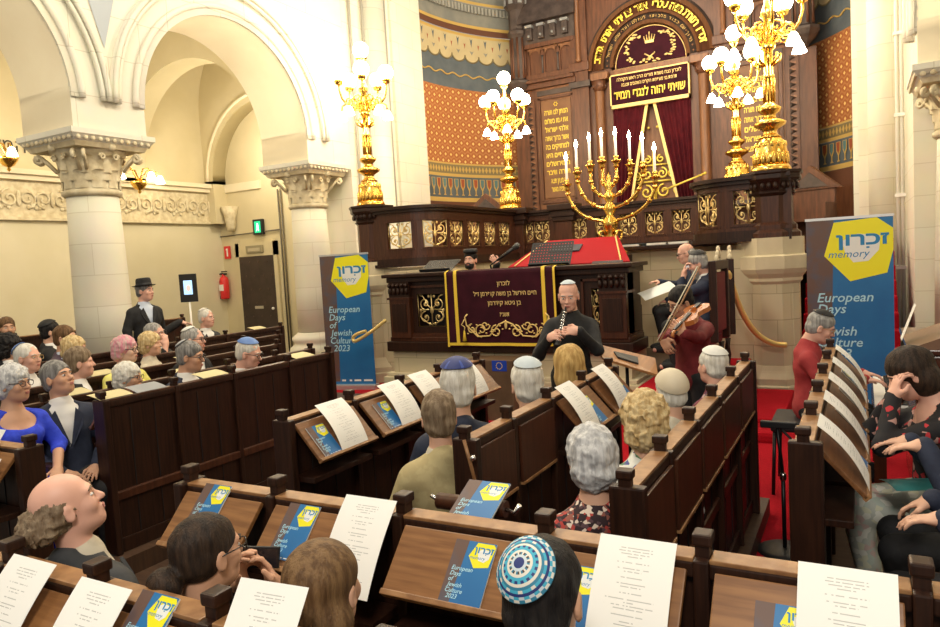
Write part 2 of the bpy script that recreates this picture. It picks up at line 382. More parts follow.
def hair_prims(style):
    s=SDF(); f=lambda c=(0,.114,-.046),r=(.088,.090,.102),k=.012: s.e(c,r,k,-1)
    if style=='short': s.e((0,-.016,.040),(.083,.104,.090)).e((0,-.045,-.022),(.074,.066,.066)); f()
    elif style=='thin': s.e((0,-.018,.036),(.080,.099,.087)).e((0,-.045,-.022),(.072,.063,.060)); f((0,.110,-.035),(.085,.085,.100))
    elif style=='full': s.e((0,-.016,.048),(.086,.108,.096)).e((0,-.045,-.022),(.078,.072,.072)); f()
    elif style=='bald': s.e((0,-.040,-.004),(.084,.078,.066)); s.e((0,.03,.100),(.100,.120,.074),.012,-1); f()
    elif style=='wild': s.e((0,-.035,.000),(.087,.088,.075)).e((0,-.118,-.020),(.080,.056,.058),.03).e((.055,-.09,-.030),(.035,.05,.045),.03).e((-.055,-.09,-.030),(.035,.05,.045),.03); s.e((0,.030,.130),(.088,.145,.085),.012,-1); f((0,.105,-.05),(.095,.085,.105))
    elif style=='fluffy': s.e((0,-.018,.036),(.096,.116,.104)).e((0,-.052,-.035),(.092,.082,.082)); f((0,.125,-.06),(.088,.088,.105))
    elif style=='curly': s.e((0,-.020,.042),(.108,.126,.112)).e((0,-.055,-.040),(.106,.092,.090)); f((0,.135,-.06),(.088,.090,.105))
    elif style=='bob': s.e((0,-.018,.034),(.090,.110,.100)).e((0,-.040,-.060),(.094,.082,.085),.03); f((0,.130,-.065),(.072,.092,.115))
    elif style=='long':
        s.e((0,-.018,.036),(.086,.107,.093)).e((0,-.045,-.055),(.084,.075,.09),.03)
        s.c((0,-.075,-.06),(0,-.115,-.30),.070,.062,.04); s.c((-.05,-.05,-.06),(-.07,-.085,-.27),.045,.035,.03); s.c((.05,-.05,-.06),(.07,-.085,-.27),.045,.035,.03); f((0,.130,-.065),(.074,.092,.115))
    elif style=='bun': s.e((0,-.018,.037),(.082,.102,.090)).e((0,-.045,-.015),(.078,.068,.060)).e((-.01,-.140,-.055),(.060,.050,.055),.012); f((0,.112,-.052),(.090,.088,.105))
    return s
AMP={'short':(.004,30),'thin':(.003,30),'full':(.006,26),'bald':(.005,40),'wild':(.010,55),'fluffy':(.009,24),'curly':(.015,30),'bob':(.006,18),'long':(.006,12),'bun':(.003,30)}
def hand(s,W,d,n,ts,curl=.6,k=1.0,spread=.05,thumbin=.5,fr=.0082):
    """palm, four unequal bent fingers and a thumb leaving the side of the palm"""
    W=Vector(W); y=Vector(d).normalized(); z=Vector(n); z=(z-y*z.dot(y)).normalized(); x=y.cross(z)
    def L(a,b,c): return W+(x*a+y*b+z*c)*k
    R=np.array([list(x),list(y),list(z)]).T
    s.e(L(0,.045,0),(.040*k,.050*k,.015*k),.015,1,R); s.c(W,L(0,.02,0),.026*k,.028*k,.02)
    for i,(fx,ln) in enumerate(((.030,.92),(.010,1.0),(-.010,.94),(-.028,.76))):
        a=0; p=Vector((fx*ts,.082-.004*abs(i-1),0)); sp=(1.2-i)*spread*ts
        for j,(l,c) in enumerate(((.040,.45),(.025,.95),(.020,.6))):
            a-=c*curl; q=p+Vector((math.sin(sp)*l*ln,math.cos(a)*l*ln,math.sin(a)*l*ln))
            r0=fr*k*(1-.08*j); s.c(L(*p),L(*q),r0,r0*.93,.006); p=q
    p0=Vector((.026*ts,.020,-.006)); p1=p0+Vector((.030*ts,.030,-.012)); p2=p1+Vector(((.014-.026*thumbin)*ts,.030,-.012*thumbin*2)); 
    s.c(L(*p0),L(*p1),.0135*k,.0105*k,.014); s.c(L(*p1),L(*p2),.010*k,.0088*k,.006)
ARMS={ # elbow, wrist, hand direction, palm-back normal, curl   (right side x>0; mirrored for the left)
 'lap':((.24,.02,.76),(.10,.27,.64),(-.5,.8,-.2),(.1,.3,1),.5),
 'side':((.26,-.02,.74),(.24,.22,.66),(-.1,1,-.1),(0,0,1),.4),
 'down':((.235,-.04,1.17),(.24,.02,.90),(0,.05,-1),(1,0,0),.5),
 'desk':((.25,.10,.80),(.14,.34,.86),(-.4,.9,.1),(0,0,1),.5),
 'chin':((.16,.24,.84),(.05,.18,1.09),(-.1,-.1,1),(.2,1,0),.9),
 'phone':((.22,.16,.88),(.075,.30,1.08),(-.15,.1,1),(.6,-.8,0),.55),
 'piano':((.22,.06,.80),(.14,.36,.80),(0,1,-.1),(0,0,1),.5),
}
def person(nm,pos,rz,label,hz=None,pose='sit',arms=('lap','lap'),lean=0,hy=0,hp=0,hr=0,skin='fair',hair='short',hc='grey',top='jacket',tc='navy',sc='white',tie=None,
           hat=None,hatc=None,glasses=None,beard=None,face=True,h=.0095,legs=True,lc='black',scale=1,armdef=None,sleeves='long',group=None,headscale=1,hax=(0,-.34,.94),hatang=.72):
    st=pose=='stand'; dz=.42 if st else 0
    root=empty('person',pos,rz,label,'person',group); root.scale=(scale,)*3
    piv=Vector((0,-.045,1.06+dz)); Hc=Vector((0,-.012,1.215+dz)); pel=Vector((0,-.02,.55+dz))
    Lm=T(*pel)@Rx(-lean)@T(*-pel)
    Mh=Lm@T(*piv)@Rz(hy)@Rx(hp)@Ry(hr)@T(*-piv)@T(*Hc)@S(headscale)
    def xf(s,M,i0):
        R=np.array(M.to_3x3()); sc_=abs(np.linalg.det(R))**(1/3); R=R/sc_
        for i in range(i0,len(s.P)):
            p=list(s.P[i]); f=lambda v: np.array(M@Vector(v))
            if p[0]=='e': p[1]=f(p[1]); p[2]=p[2]*sc_; p[3]=R if p[3] is None else R@p[3]
            elif p[0]=='c': p[1]=f(p[1]); p[2]=f(p[2]); p[3]*=sc_; p[4]*=sc_
            s.P[i]=tuple(p)
    A=[]
    for side,a in zip((1,-1),arms):
        if isinstance(a,str): el,w,d,n,c=ARMS[a]
        else: el,w,d,n,c=a
        m=Vector((side,1,1)); off=Vector((0,0,dz if (st and a in('lap','side','desk','chin','phone','piano')) else 0))
        A.append((side,Vector(el)*m+off,Vector(w)*m+off,Vector(d)*m,Vector(n)*m,c))
    sh=[Lm@Vector((sd*.165,-.045,.945+dz)) for sd in (1,-1)]
    def torso(s,o,low=True,neck=True):
        i0=len(s.P)
        if low: s.e((0,-.02,.56+dz),(.160+o,.118+o,.13+o),.04)
        s.e((0,-.02,.70+dz),(.138+o,.098+o,.16),.05); s.e((0,-.035,.87+dz),(.158+o,.108+o,.155),.05)
        s.c((0,-.045,.985+dz),(.13,-.045,.955+dz),.060+o,.052+o,.05); s.c((0,-.045,.985+dz),(-.13,-.045,.955+dz),.060+o,.052+o,.05)
        if neck: s.c((0,-.045,.985+dz),(0,-.042,1.045+dz),.078+o,.056+o,.04)
        if top=='dress' or top=='blouse':
            for q in (-1,1): s.e((q*.065,.055,.86+dz),(.055+o,.05+o,.055+o),.04)
        xf(s,Lm,i0)
    def armp(s,o,upto=1.0,k=.03):
        for (sd,el,w,d,n,c),shp in zip(A,sh):
            s.c(shp,el,.050+o,.040+o,k)
            if upto>=1: s.c(el,w,.039+o,.029+o*.9,.02)
            elif upto>0: s.c(el,el.lerp(w,upto),.039+o,.036+o,.02)
    def legp(s,o,feet=False):
        for q in (-1,1):
            if st: hip=(q*.085,-.02,.95);kn=(q*.10,.0,.50);an=(q*.11,-.03,.09)
            else: hip=(q*.085,-.0,.53);kn=(q*.12,.37,.50);an=(q*.12,.30,.09)
            if top=='dress' and not st: kn=(q*.07,.37,.50); an=(q*.07,.30,.09)
            s.c(hip,kn,.082+o,.056+o,.03); s.c(kn,an,.054+o,.038+o,.02)
            if feet: s.c((an[0],an[1]-.03,.05),(an[0]*1.1,an[1]+.15,.04),.038,.032,.02)
    # body
    b=SDF(); torso(b,0); 
    if legs: legp(b,0,True)
    armp(b,0)
    for sd,el,w,d,n,c in A:
        hand(b,w,d,n,-sd,c,k=1.0)
    i0=len(b.P); b.c((0,-.030,-.060),(0,-.038,-.155),.053,.056,.03); xf(b,Mh,i0)
    i0=len(b.P); head_prims(b); xf(b,Mh,i0)
    V,F=b.mesh(h); bo=bpy.data.objects.new('body',np_mesh('body',V,F,SK[skin])); link(bo,root)
    # clothes
    hc_=max(h,.0095)
    if top in('jacket','suit'):
        s=SDF(); torso(s,.008,False); s.c(*[Lm@Vector(v) for v in ((0,-.05,1.0+dz),(0,-.045,1.05+dz))],.073,.066,.02)
        V,F=s.mesh(hc_); link(bpy.data.objects.new('shirt',np_mesh('shirt',V,F,CL[sc])),root)
        s=SDF(); torso(s,.024,True,False); armp(s,.013)
        i0=len(s.P); s.c((0,-.072,.99+dz),(0,-.075,1.035+dz),.074,.070,.02); xf(s,Lm,i0)
        Mi=np.array(Lm.inverted())
        def vcut(X,Y,Z):
            y=Mi[1,0]*X+Mi[1,1]*Y+Mi[1,2]*Z+Mi[1,3]; z=Mi[2,0]*X+Mi[2,1]*Y+Mi[2,2]*Z+Mi[2,3]
            return np.maximum(np.abs(X)-.34*(z-.76-dz),-(y-.0)+0*X)
        s.cut(vcut); s.cut(lambda X,Y,Z: (Z-(.50 if not st else .80))+0*X+0*Y)
        V,F=s.mesh(hc_); V=lump(V,.007,9,len(label)); link(bpy.data.objects.new('jacket',np_mesh('jacket',V,F,CL[tc])),root)
        mb=MB()
        for q in (-1,1): # lapels
            pts=[(q*.062,.045,1.015),(q*.105,.050,.965),(q*.088,.082,.90),(q*.012,.112,.775),(q*.004,.112,.79)]
            vs=[Lm@Vector((x,y+.012,z+dz)) for x,y,z in pts]; vs2=[v+Vector((0,-.012,0)) for v in vs]
            n=len(vs); mb.add(vs+vs2,[list(range(n)),list(range(2*n-1,n-1,-1))]+[(i,(i+1)%n,n+(i+1)%n,n+i) for i in range(n)],CL[tc])
        if face and h<.012: mb.obj('lapels',root)
        if tie:
            mb=MB(); p=[(0,.030,1.025,.014),(0,.062,1.000,.018),(0,.088,.93,.020),(0,.110,.84,.028),(0,.112,.77,.030)]
            vs=[]; 
            for x,y,z,w in p: vs+=[Lm@Vector((-w,y,z+dz)),Lm@Vector((0,y+.012,z+dz)),Lm@Vector((w,y,z+dz))]
            fs=[]; 
            for i in range(len(p)-1): fs+=[(3*i,3*i+1,3*i+4,3*i+3),(3*i+1,3*i+2,3*i+5,3*i+4)]
            mb.add(vs,fs,tie,smooth=True); mb.obj('necktie',root)
        if legs:
            s=SDF(); legp(s,.016); s.e((0,-.02,.56+dz),(.174,.132,.12),.04); s.cut(lambda X,Y,Z: (.10-Z)+0*X+0*Y if False else np.maximum(Z-10,10-Z)+0*X+0*Y) if False else None
            V,F=s.mesh(.014); link(bpy.data.objects.new('trousers',np_mesh('trousers',V,F,CL[lc])),root)
    else:
        s=SDF(); torso(s,.012,True,top!='dress'); armp(s,.010,1.0 if sleeves=='long' else .25)
        if top=='shirt':
            i0=len(s.P); s.c((0,-.048,1.01+dz),(0,-.045,1.05+dz),.070,.064,.02); xf(s,Lm,i0)
        if top=='dress': 
            Z0=.985+dz; s.cut(lambda X,Y,Z: .055-np.sqrt((X*.55)**2+(Y-.07)**2+(Z-Z0-.02)**2)*1.0 if False else np.maximum(np.sqrt((X*.62)**2+(Y-.05)**2+(Z-Z0)**2)-.075,-10+0*X))
        V,F=s.mesh(hc_); V=lump(V,.008,10,len(label)); link(bpy.data.objects.new('dress' if top=='dress' else ('blouse' if top=='blouse' else 'shirt'),np_mesh('top',V,F,CL[tc])),root)
        if legs:
            s=SDF(); legp(s,.016); s.e((0,-.02,.56+dz),(.166,.125,.12),.04)
            if top=='dress' and not st: s.c((-.05,.1,.52),(.05,.1,.52),.11,.11,.03); s.c((-.05,.35,.50),(.05,.35,.50),.085,.085,.05)
            V,F=s.mesh(.014); link(bpy.data.objects.new('skirt' if top=='dress' else 'trousers',np_mesh('lower',V,F,CL[tc if top=='dress' and lc=='black' else lc])),root)
        if top=='shirt' and face:
            mb=MB()
            for q in (-1,1):
                vs=[Lm@Vector((x,y,z+dz)) for x,y,z in ((q*.005,.040,1.010),(q*.045,.020,1.045),(q*.055,.028,1.000),(q*.025,.052,.965))]
                mb.add(vs+[v+Vector((0,-.006,0)) for v in vs],[(0,1,2,3),(7,6,5,4),(0,4,5,1),(1,5,6,2),(2,6,7,3),(3,7,4,0)],CL[tc])
            mb.obj('collar',root)
    if legs:
        for q in (-1,1):
            an=(q*.11,-.03) if st else (q*.12,.30)
            if top=='dress' and not st: an=(q*.07,.30)
            mb=MB(); mb.ball((an[0]*1.05,an[1]+.055,.045),(.050,.135,.052),CL['black'],None,14,8); mb.ball((an[0]*1.02,an[1]-.03,.075),(.048,.055,.065),CL['black'],None,12,8); mb.obj('shoe',root)
    # hair, beard
    if hair:
        s=hair_prims(hair); xf(s,Mh,0); V,F=s.mesh(max(h*.8,.006)); a,f=AMP[hair]; V=lump(V,a,f,3)
        if hair in('curly','fluffy','wild'): V=lump(V,a*.5,f*2.2,9)
        link(bpy.data.objects.new('hair',np_mesh('hair',V,F,HR[hc])),root)
    if beard:
        s=SDF(); s.e((0,.050,-.085),(.058,.050,.042),.02); s.e((0,.040,-.060),(.064,.05,.035),.02); s.e((0,.088,-.045),(.030,.014,.010),.01)
        if beard[1]: s.e((0,.07,-.125),(.040,.03,.045),.03)
        s.e((0,.098,-.062),(.020,.016,.006),.004,-1); s.e((0,.09,-.012),(.06,.03,.024),.01,-1)
        xf(s,Mh,0); V,F=s.mesh(.006); V=lump(V,.004,40,2); link(bpy.data.objects.new('beard',np_mesh('beard',V,F,HR[beard[0]])),root)
    if face:
        for q in (-1,1):
            mb=MB(); mb.ball((q*.030,.0775,.004),(.0135,.0125,.0065),EYEW,Mh,10,8); mb.ball((q*.030,.0865,.0035),(.0058,.0045,.0050),IRIS,Mh,10,6)
            mb.obj('eye',root)
        mb=MB(); bm_=HR[hc if hair else 'grey']
        for q in (-1,1): mb.tube([(q*.012,.091,.024),(q*.030,.093,.030),(q*.050,.079,.024)],[.0035,.0042,.0025],6,bm_,Mh)
        mb.obj('eyebrows',root)
        if not (beard and 0):
            mb=MB(); mb.ball((0,.0975,-.0560),(.021,.0055,.0042),LIPS,Mh,12,6); mb.ball((0,.0960,-.0640),(.019,.0055,.0050),LIPS,Mh,12,6); mb.obj('lips',root)
    if glasses:
        gm=GLASSG if glasses=='gold' else GLASSM; mb=MB(); th=.0022 if glasses!='gold' else .0014
        for q in (-1,1):
            mb.tube([(q*.033+.024*math.cos(t),.108-.010*abs(math.cos(t)),.002+.018*math.sin(t)) for t in [2*PI*i/14 for i in range(14)]],th,6,gm,Mh,closed=True)
            mb.tube([(q*.057,.098,.008),(q*.080,.05,.010),(q*.084,-.005,.006)],th,6,gm,Mh)
        mb.tube([(-.010,.108,.006),(.010,.108,.006)],th,6,gm,Mh); mb.obj('glasses',root)
    if hat=='kippah':
        hatc=hatc if isinstance(hatc,(list,tuple)) else [hatc]
        bc,base={'bald':((0,-.012,.034),(.082,.101,.090)),'thin':((0,-.018,.036),(.087,.106,.094)),'fluffy':((0,-.018,.036),(.105,.125,.113)),'full':((0,-.016,.048),(.095,.117,.105)),'short':((0,-.016,.040),(.090,.111,.097))}.get(hair,((0,-.012,.034),(.082,.101,.090)))
        ax=Vector(hax).normalized(); R=ax.to_track_quat('Z','Y').to_matrix(); nr=max(8,len(hatc)*2)
        def kp(phi,t,o):
            d=R@Vector((math.sin(phi)*math.cos(t),math.sin(phi)*math.sin(t),math.cos(phi))); r=1/math.sqrt(sum((d[i]/(base[i]+o))**2 for i in range(3)))
            return Vector(bc)+d*r
        mb=MB(); seg=36
        for j in range(nr):
            p0,p1=hatang*j/nr,hatang*(j+1)/nr; mm=hatc[min(len(hatc)-1,j*len(hatc)//nr)]
            for i in range(seg):
                t0,t1=2*PI*i/seg,2*PI*(i+1)/seg; m_=mm if not isinstance(mm,tuple) else mm[i%len(mm)]
                mb.add([kp(p0,t0,.004),kp(p0,t1,.004),kp(p1,t1,.004),kp(p1,t0,.004)],[(0,3,2,1)],m_,Mh,True)
        mb.tube([kp(hatang,2*PI*i/seg,.002) for i in range(seg)],.0022,6,hatc[-1] if not isinstance(hatc[-1],tuple) else hatc[-1][0],Mh,closed=True)
        mb.obj('kippah',root)
    if hat=='fedora':
        mb=MB(); M=Mh@T(0,-.008,.060)@Rx(.06)@S(.90,1.02,.95)
        mb.lathe([(.078,0),(.088,0),(.115,-.004),(.138,.006),(.139,.010),(.115,.001),(.094,.006),(.092,.03),(.088,.075),(.080,.098),(.06,.104),(.03,.096),(0,.090)],28,CL['black'],M)
        mb.obj('hat',root); mb=MB(); mb.lathe([(.0945,.006),(.0955,.008),(.093,.032),(.0915,.034)],28,BLACK,M); mb.obj('hat_band',root)
    return root,Mh,A
# ---------------------------------------------------------------- the building
struct('floor',MB().box((-16,-1.5,-.1),(7,18.6,0),DFLOOR))
XA=-8.65; XB=-9.75; ZS=4.35; RO=1.65; TOPZ=9.4
def arcade(name,x0,x1,cents,y0,y1,sgn):
    mb=MB(); ysegs=[]
    for X in (x0,x1):
        cur=y0
        for c in cents:
            a=c-RO; b=c+RO
            if a>cur: mb.add([(X,cur,3.97),(X,a,3.97),(X,a,TOPZ),(X,cur,TOPZ)],[(0,1,2,3)],STONEG)
            n=40
            for i in range(n):
                t0=PI-PI*i/n; t1=PI-PI*(i+1)/n
                p=[(X,c+RO*math.cos(t),ZS+RO*math.sin(t)) for t in (t0,t1)]
                mb.add([p[0],p[1],(X,p[1][1],TOPZ),(X,p[0][1],TOPZ)],[(0,1,2,3)],STONEG)
            cur=b
        if cur<y1: mb.add([(X,cur,0),(X,y1,0),(X,y1,TOPZ),(X,cur,TOPZ)] if False else [(X,cur,3.97),(X,y1,3.97),(X,y1,TOPZ),(X,cur,TOPZ)],[(0,1,2,3)],STONEG)
    for c in cents:
        n=40; pts=[(c-RO,3.97)]+[(c+RO*math.cos(PI-PI*i/n),ZS+RO*math.sin(PI-PI*i/n)) for i in range(n+1)]+[(c+RO,3.97)]
        for p,q in zip(pts,pts[1:]): mb.add([(x0,p[0],p[1]),(x1,p[0],p[1]),(x1,q[0],q[1]),(x0,q[0],q[1])],[(0,1,2,3)],PLASTER,smooth=True)
    struct(name,mb)
    # mouldings
    mt=MB(); xs=x0
    for c in cents:
        def ring(ra,rb,pr,m=STONEG):
            n=48
            for i in range(n):
                t0,t1=PI*i/n,PI*(i+1)/n; q=[]
                for r in (ra,rb):
                    for t in (t0,t1): q.append((c+r*math.cos(t),ZS+r*math.sin(t)))
                X=xs+sgn*pr
                mt.add([(X,*q[0]),(X,*q[1]),(X,*q[3]),(X,*q[2])],[(0,1,2,3)],m,smooth=True)
                for a_,b_ in ((q[0],q[1]),(q[2],q[3])): mt.add([(X,*a_),(X,*b_),(xs-sgn*.01,*b_),(xs-sgn*.01,*a_)],[(0,1,2,3)],m,smooth=True)
        def roll(r,rr,off=0): mt.tube([(xs+sgn*off,c+r*math.cos(PI*i/48),ZS+r*math.sin(PI*i/48)) for i in range(49)],rr,10,STONEG)
        ring(1.65,1.80,.03); roll(1.79,.045,.03); ring(2.06,2.17,.07); roll(2.06,.03,.06); roll(2.13,.035,.09)
    for a_,b_ in zip(cents,cents[1:]):
        c=(a_+b_)/2
        X=xs+sgn*.015; mt.add([(X,c,5.05),(X,c-.62,7.2),(X,c+.62,7.2)],[(0,1,2)],mat('grey_blue_panel',(.42,.46,.50),.8))
    struct('trim_'+('1' if sgn>0 else '2'),mt)
arcade('wall_left',XA,XB,[-.42,3.93,8.28],-1.5,11.15,1)
arcade('wall_right',.60,1.70,[3.93,8.28],.9,11.15,-1)
def leaf(mb,M,h,w,curl,m):
    n=6; vs=[];fs=[]
    for i in range(n+1):
        t=i/n; ww=w*(math.sin(PI*min(1,.25+t*.75))**.6 if t<1 else .05)*(1+.12*math.cos(t*18)); y=.012+curl*t**3; z=h*(t if t<.8 else .8+(t-.8)*.2-(t-.8)*.3*h)
        z=h*math.sin(t*PI*.55); vs+=[(-ww/2,y-.01,z),(0,y+.016,z),(ww/2,y-.01,z)]
    for i in range(n):
        a=3*i; fs+=[(a,a+1,a+4,a+3),(a+1,a+2,a+5,a+4)]
    mb.add(vs,fs,m,M,True)
def column(x,y,label,sgn=1):
    t=empty('stone_column',(x,y,0),0,label,'column')
    m=MB(); m.box((-.55,-.55,0),(.55,.55,.42),STONEW,bev=.02); m.obj('plinth',t)
    m=MB(); m.lathe([(.52,.42),(.54,.46),(.54,.52),(.49,.57),(.45,.60),(.45,.64),(.49,.68),(.49,.73),(.44,.77),(.40,.80),(.37,.83)],36,STONEW); m.obj('base',t)
    m=MB(); m.lathe([(.365,.82),(.36,1.6),(.345,2.4),(.325,3.18)],36,STONEW); m.obj('shaft',t)
    m=MB(); m.lathe([(.345,3.16),(.375,3.19),(.375,3.23),(.335,3.26),(.34,3.4),(.37,3.55),(.43,3.70),(.50,3.78)],32,STONEC)
    for row,(n,z,r,h,w,c) in enumerate(((10,3.26,.335,.24,.20,.09),(10,3.36,.345,.32,.19,.13),(8,3.46,.37,.34,.14,.17))):
        for i in range(n):
            a=2*PI*(i+.5*row)/n; leaf(m,Rz(a)@T(0,r,z),h,w,c,STONEC)
    for i in range(4):
        for s in (-1,1):
            a=PI/4+i*PI/2; pts=[(.0,.40,3.50),(.0,.50,3.62),(0,.60,3.72)]+[(0,.60+.055*math.sin(q)*(1-q/14),3.665+.055*math.cos(q)*(1-q/14)) for q in [k*.7 for k in range(13)]]
            m.tube(pts,.024,6,STONEC,Rz(a-PI/2+s*.10))
        m.ball((0,.0,0),.055,STONEC,Rz(i*PI/2)@T(0,.50,3.78),10,8)
        for s in (-1,1):
            m.tube([(s*.10+s*.045*math.cos(q)*(1-q/12),.43,3.66+.045*math.sin(q)*(1-q/12)) for q in [k*.7 for k in range(12)]],.016,6,STONEC,Rz(i*PI/2))
    m.obj('capital',t)
    m=MB()
    for z0,z1,w0,w1 in ((3.76,3.82,.50,.53),(3.82,3.90,.53,.60),(3.90,3.97,.605,.605)):
        vs=[(a*w0,b*w0,z0) for a,b in((-1,-1),(1,-1),(1,1),(-1,1))]+[(a*w1,b*w1,z1) for a,b in((-1,-1),(1,-1),(1,1),(-1,1))]
        m.add(vs,[(3,2,1,0),(4,5,6,7),(0,1,5,4),(1,2,6,5),(2,3,7,6),(3,0,4,7)],STONEG if z1>3.85 else STONEC)
    # egg and dart beads under the slab
    for k in range(4):
        for i in range(11): m.ball((-.5+.1*i,.575,3.855),(.032,.02,.03),STONEC,Rz(k*PI/2),8,6)
    m.obj('abacus',t); return t
column(-9.2,6.12,'white round column with carved leafy capital behind the seated man with pale hair')
column(-9.2,10.47,'white round column with leafy capital beside the left roll-up banner')
column(1.15,10.47,'pale column with leafy capital at the right wall above the piano')
# end piers and apse opening
mb=MB(); mb.box((XB,11.15,0),(XA,13.9,TOPZ),STONEW); mb.box((XA,12.75,0),(XA+.06,13.9,TOPZ),STONEW)
mb.lathe([(.40,.0),(.40,.5),(.30,.6),(.30,TOPZ)],24,STONEW,T(XA-.02,12.1,0)); struct('wall_left_pier',mb)
mb=MB()
for y,x in ((11.35,XA+.05),(11.75,XA+.06),(12.52,XA+.06)): mb.tube([(x,y,0),(x,y,TOPZ)],.028,8,mat('grey_pipe',(.38,.36,.30),.5))
struct('trim_3',mb)
mb=MB(); mb.box((.62,11.15,0),(1.7,13.9,TOPZ),STONEW); mb.box((-.02,13.5,0),(.62,14.1,TOPZ),STONEW); mb.box((-.10,13.6,0),(-.02,14.1,TOPZ),STONEG); mb.lathe([(.24,0),(.24,TOPZ)],20,STONEW,T(.36,13.5,0)); struct('wall_right_pier',mb)
mb=MB()
p=[at(909,0,X=.58),at(914,120,X=.58),at(917,230,X=.58)]
for px_,zz in ((.50,TOPZ),(.56,TOPZ)): mb.tube([(px_,12.7,0),(px_,12.7,zz)],.025,8,mat('white_pipe',(.75,.73,.66),.5))
for z in (1.5,2.6,3.8,5.0): mb.box((.46,12.65,z),(.60,12.75,z+.05),WHITE)
struct('trim_4',mb)
# right aisle
mb=MB(); mb.box((1.7,12.6,0),(7,12.9,TOPZ),STONEG); mb.box((6.7,0,0),(7,12.9,TOPZ),STONEG); mb.box((1.7,12.5,2.2),(7,12.6,2.35),STONEW); struct('wall_right_aisle',mb)
# left aisle: back wall, door wall, vault
AX=-14.4; AY=13.0; VS=6.0
mb=MB(); mb.box((AX-.3,-1.5,0),(AX,AY+.3,3.4),AISLEL); mb.box((AX-.3,-1.5,3.4),(AX,AY+.3,VS),AISLE)
for y in (1.2,4.0,6.9,9.6): mb.box((AX,y-.28,0),(AX+.10,y+.28,3.35),AISLE,bev=.01)
struct('wall_left_aisle',mb)
mb=MB(); mb.box((AX,AY,0),(XA-.4,AY+.3,8.6),AISLE); mb.box((-10.4,AY-.25,0),(XB,AY,5),AISLE); struct('wall_back',mb)
mb=MB(); n=32; cx=(AX+XB)/2; rr=(XB-AX)/2
mb.grid(lambda u,v:(cx-rr*math.cos(PI*u),-1.5+(AY+1.5)*v,VS+rr*math.sin(PI*u)),n,8,AISLE); struct('ceiling',mb)
mb=MB()
for yc,hw in ((1.77,.27),(6.12,.27),(10.47,.27),(12.80,.20)):
    ri=rr-.25 if yc<12 else 1.75; zs=4.35; c_=cx if yc<12 else -12.35
    for dy in (-hw,hw):
        for i in range(n):
            t0,t1=PI*i/n,PI*(i+1)/n; p=[(c_-ri*math.cos(t),zs+ri*math.sin(t)) for t in (t0,t1)]
            mb.add([(p[0][0],yc+dy,p[0][1]),(p[1][0],yc+dy,p[1][1]),(p[1][0],yc+dy,8.3),(p[0][0],yc+dy,8.3)],[(0,1,2,3)],AISLE)
        for xa_,xb_ in ((AX,c_-ri),(c_+ri,XB)): mb.add([(xa_,yc+dy,zs),(xb_,yc+dy,zs),(xb_,yc+dy,8.3),(xa_,yc+dy,8.3)],[(0,1,2,3)],AISLE)
    mb.grid(lambda u,v:(c_-ri*math.cos(PI*u),yc-hw+2*hw*v,zs+ri*math.sin(PI*u)),n,1,AISLE)
    if yc>12:
        mb.tube([(c_-(ri+.18)*math.cos(PI*i/n),yc-hw-.01,zs+(ri+.18)*math.sin(PI*i/n)) for i in range(n+1)],.04,6,PLASTER)
        mb.box((AX,yc-hw,4.28),(c_-ri,yc+hw,zs),AISLE); mb.box((AX,yc-hw,3.3),(c_-ri,yc+hw,zs),AISLE); mb.box((c_+ri,yc-hw,2.2),(XB,yc+hw,zs),AISLE)
for yc in (1.77,6.12,10.47): mb.box((AX,yc-.27,4.2),(AX+.24,yc+.27,4.35),AISLE)
struct('trim_5',mb)
# carved frieze along the aisle
mb=MB(); z0,z1=3.36,4.08
mb.box((AX,-1.5,z0-.06),(AX+.10,AY,z0),STONEC); mb.box((AX,-1.5,z0),(AX+.05,AY,z1),STONEC); mb.box((AX,-1.5,z1),(AX+.16,AY,z1+.10),PLASTER); mb.box((AX,-1.5,z1+.10),(AX+.24,AY,z1+.2),PLASTER)
mb.box((AX,AY-.05,z1),(-12.9,AY,z1+.2),PLASTER)
y=0.4;k=0
while y<AY-.4:
    s=1 if k%2 else -1
    for c in (-1,1):
        pts=[(AX+.07,y+c*.16+p[0],(z0+z1)/2+s*p[1]) for p in spiral((0,0),.19,.03,PI/2,1.4*c,14)]; mb.tube(pts,.026,6,STONEC)
    for a in range(5): mb.ball((AX+.06,y+.07*(a-2),z0+.14+.10*abs(math.sin(a*2.1+k))),(.025,.05,.05),STONEC,None,8,6)
    mb.ball((AX+.08,y+.33,z0+.36),(.03,.05,.16),STONEC,None,8,6); y+=.66; k+=1
for i in range(3): 
    mb.lathe([(.09,0),(.12,.1),(.15,.35),(.22,.6)],12,STONEC,T(AX+.5+.0*i,AY-.12,z0-.25)) if i==0 else None
struct('trim_6',mb)
mb=MB(); put_text(mb,heb('מה נורא המקום הזה אין זה כי אם בית אלהים'),mat('black_letters',(.03,.025,.02),.6),T(AX+.03,6.3,4.62)@Rz(PI/2)@Rx(PI/2),.36); struct('wall_left_aisle_lettering',mb)
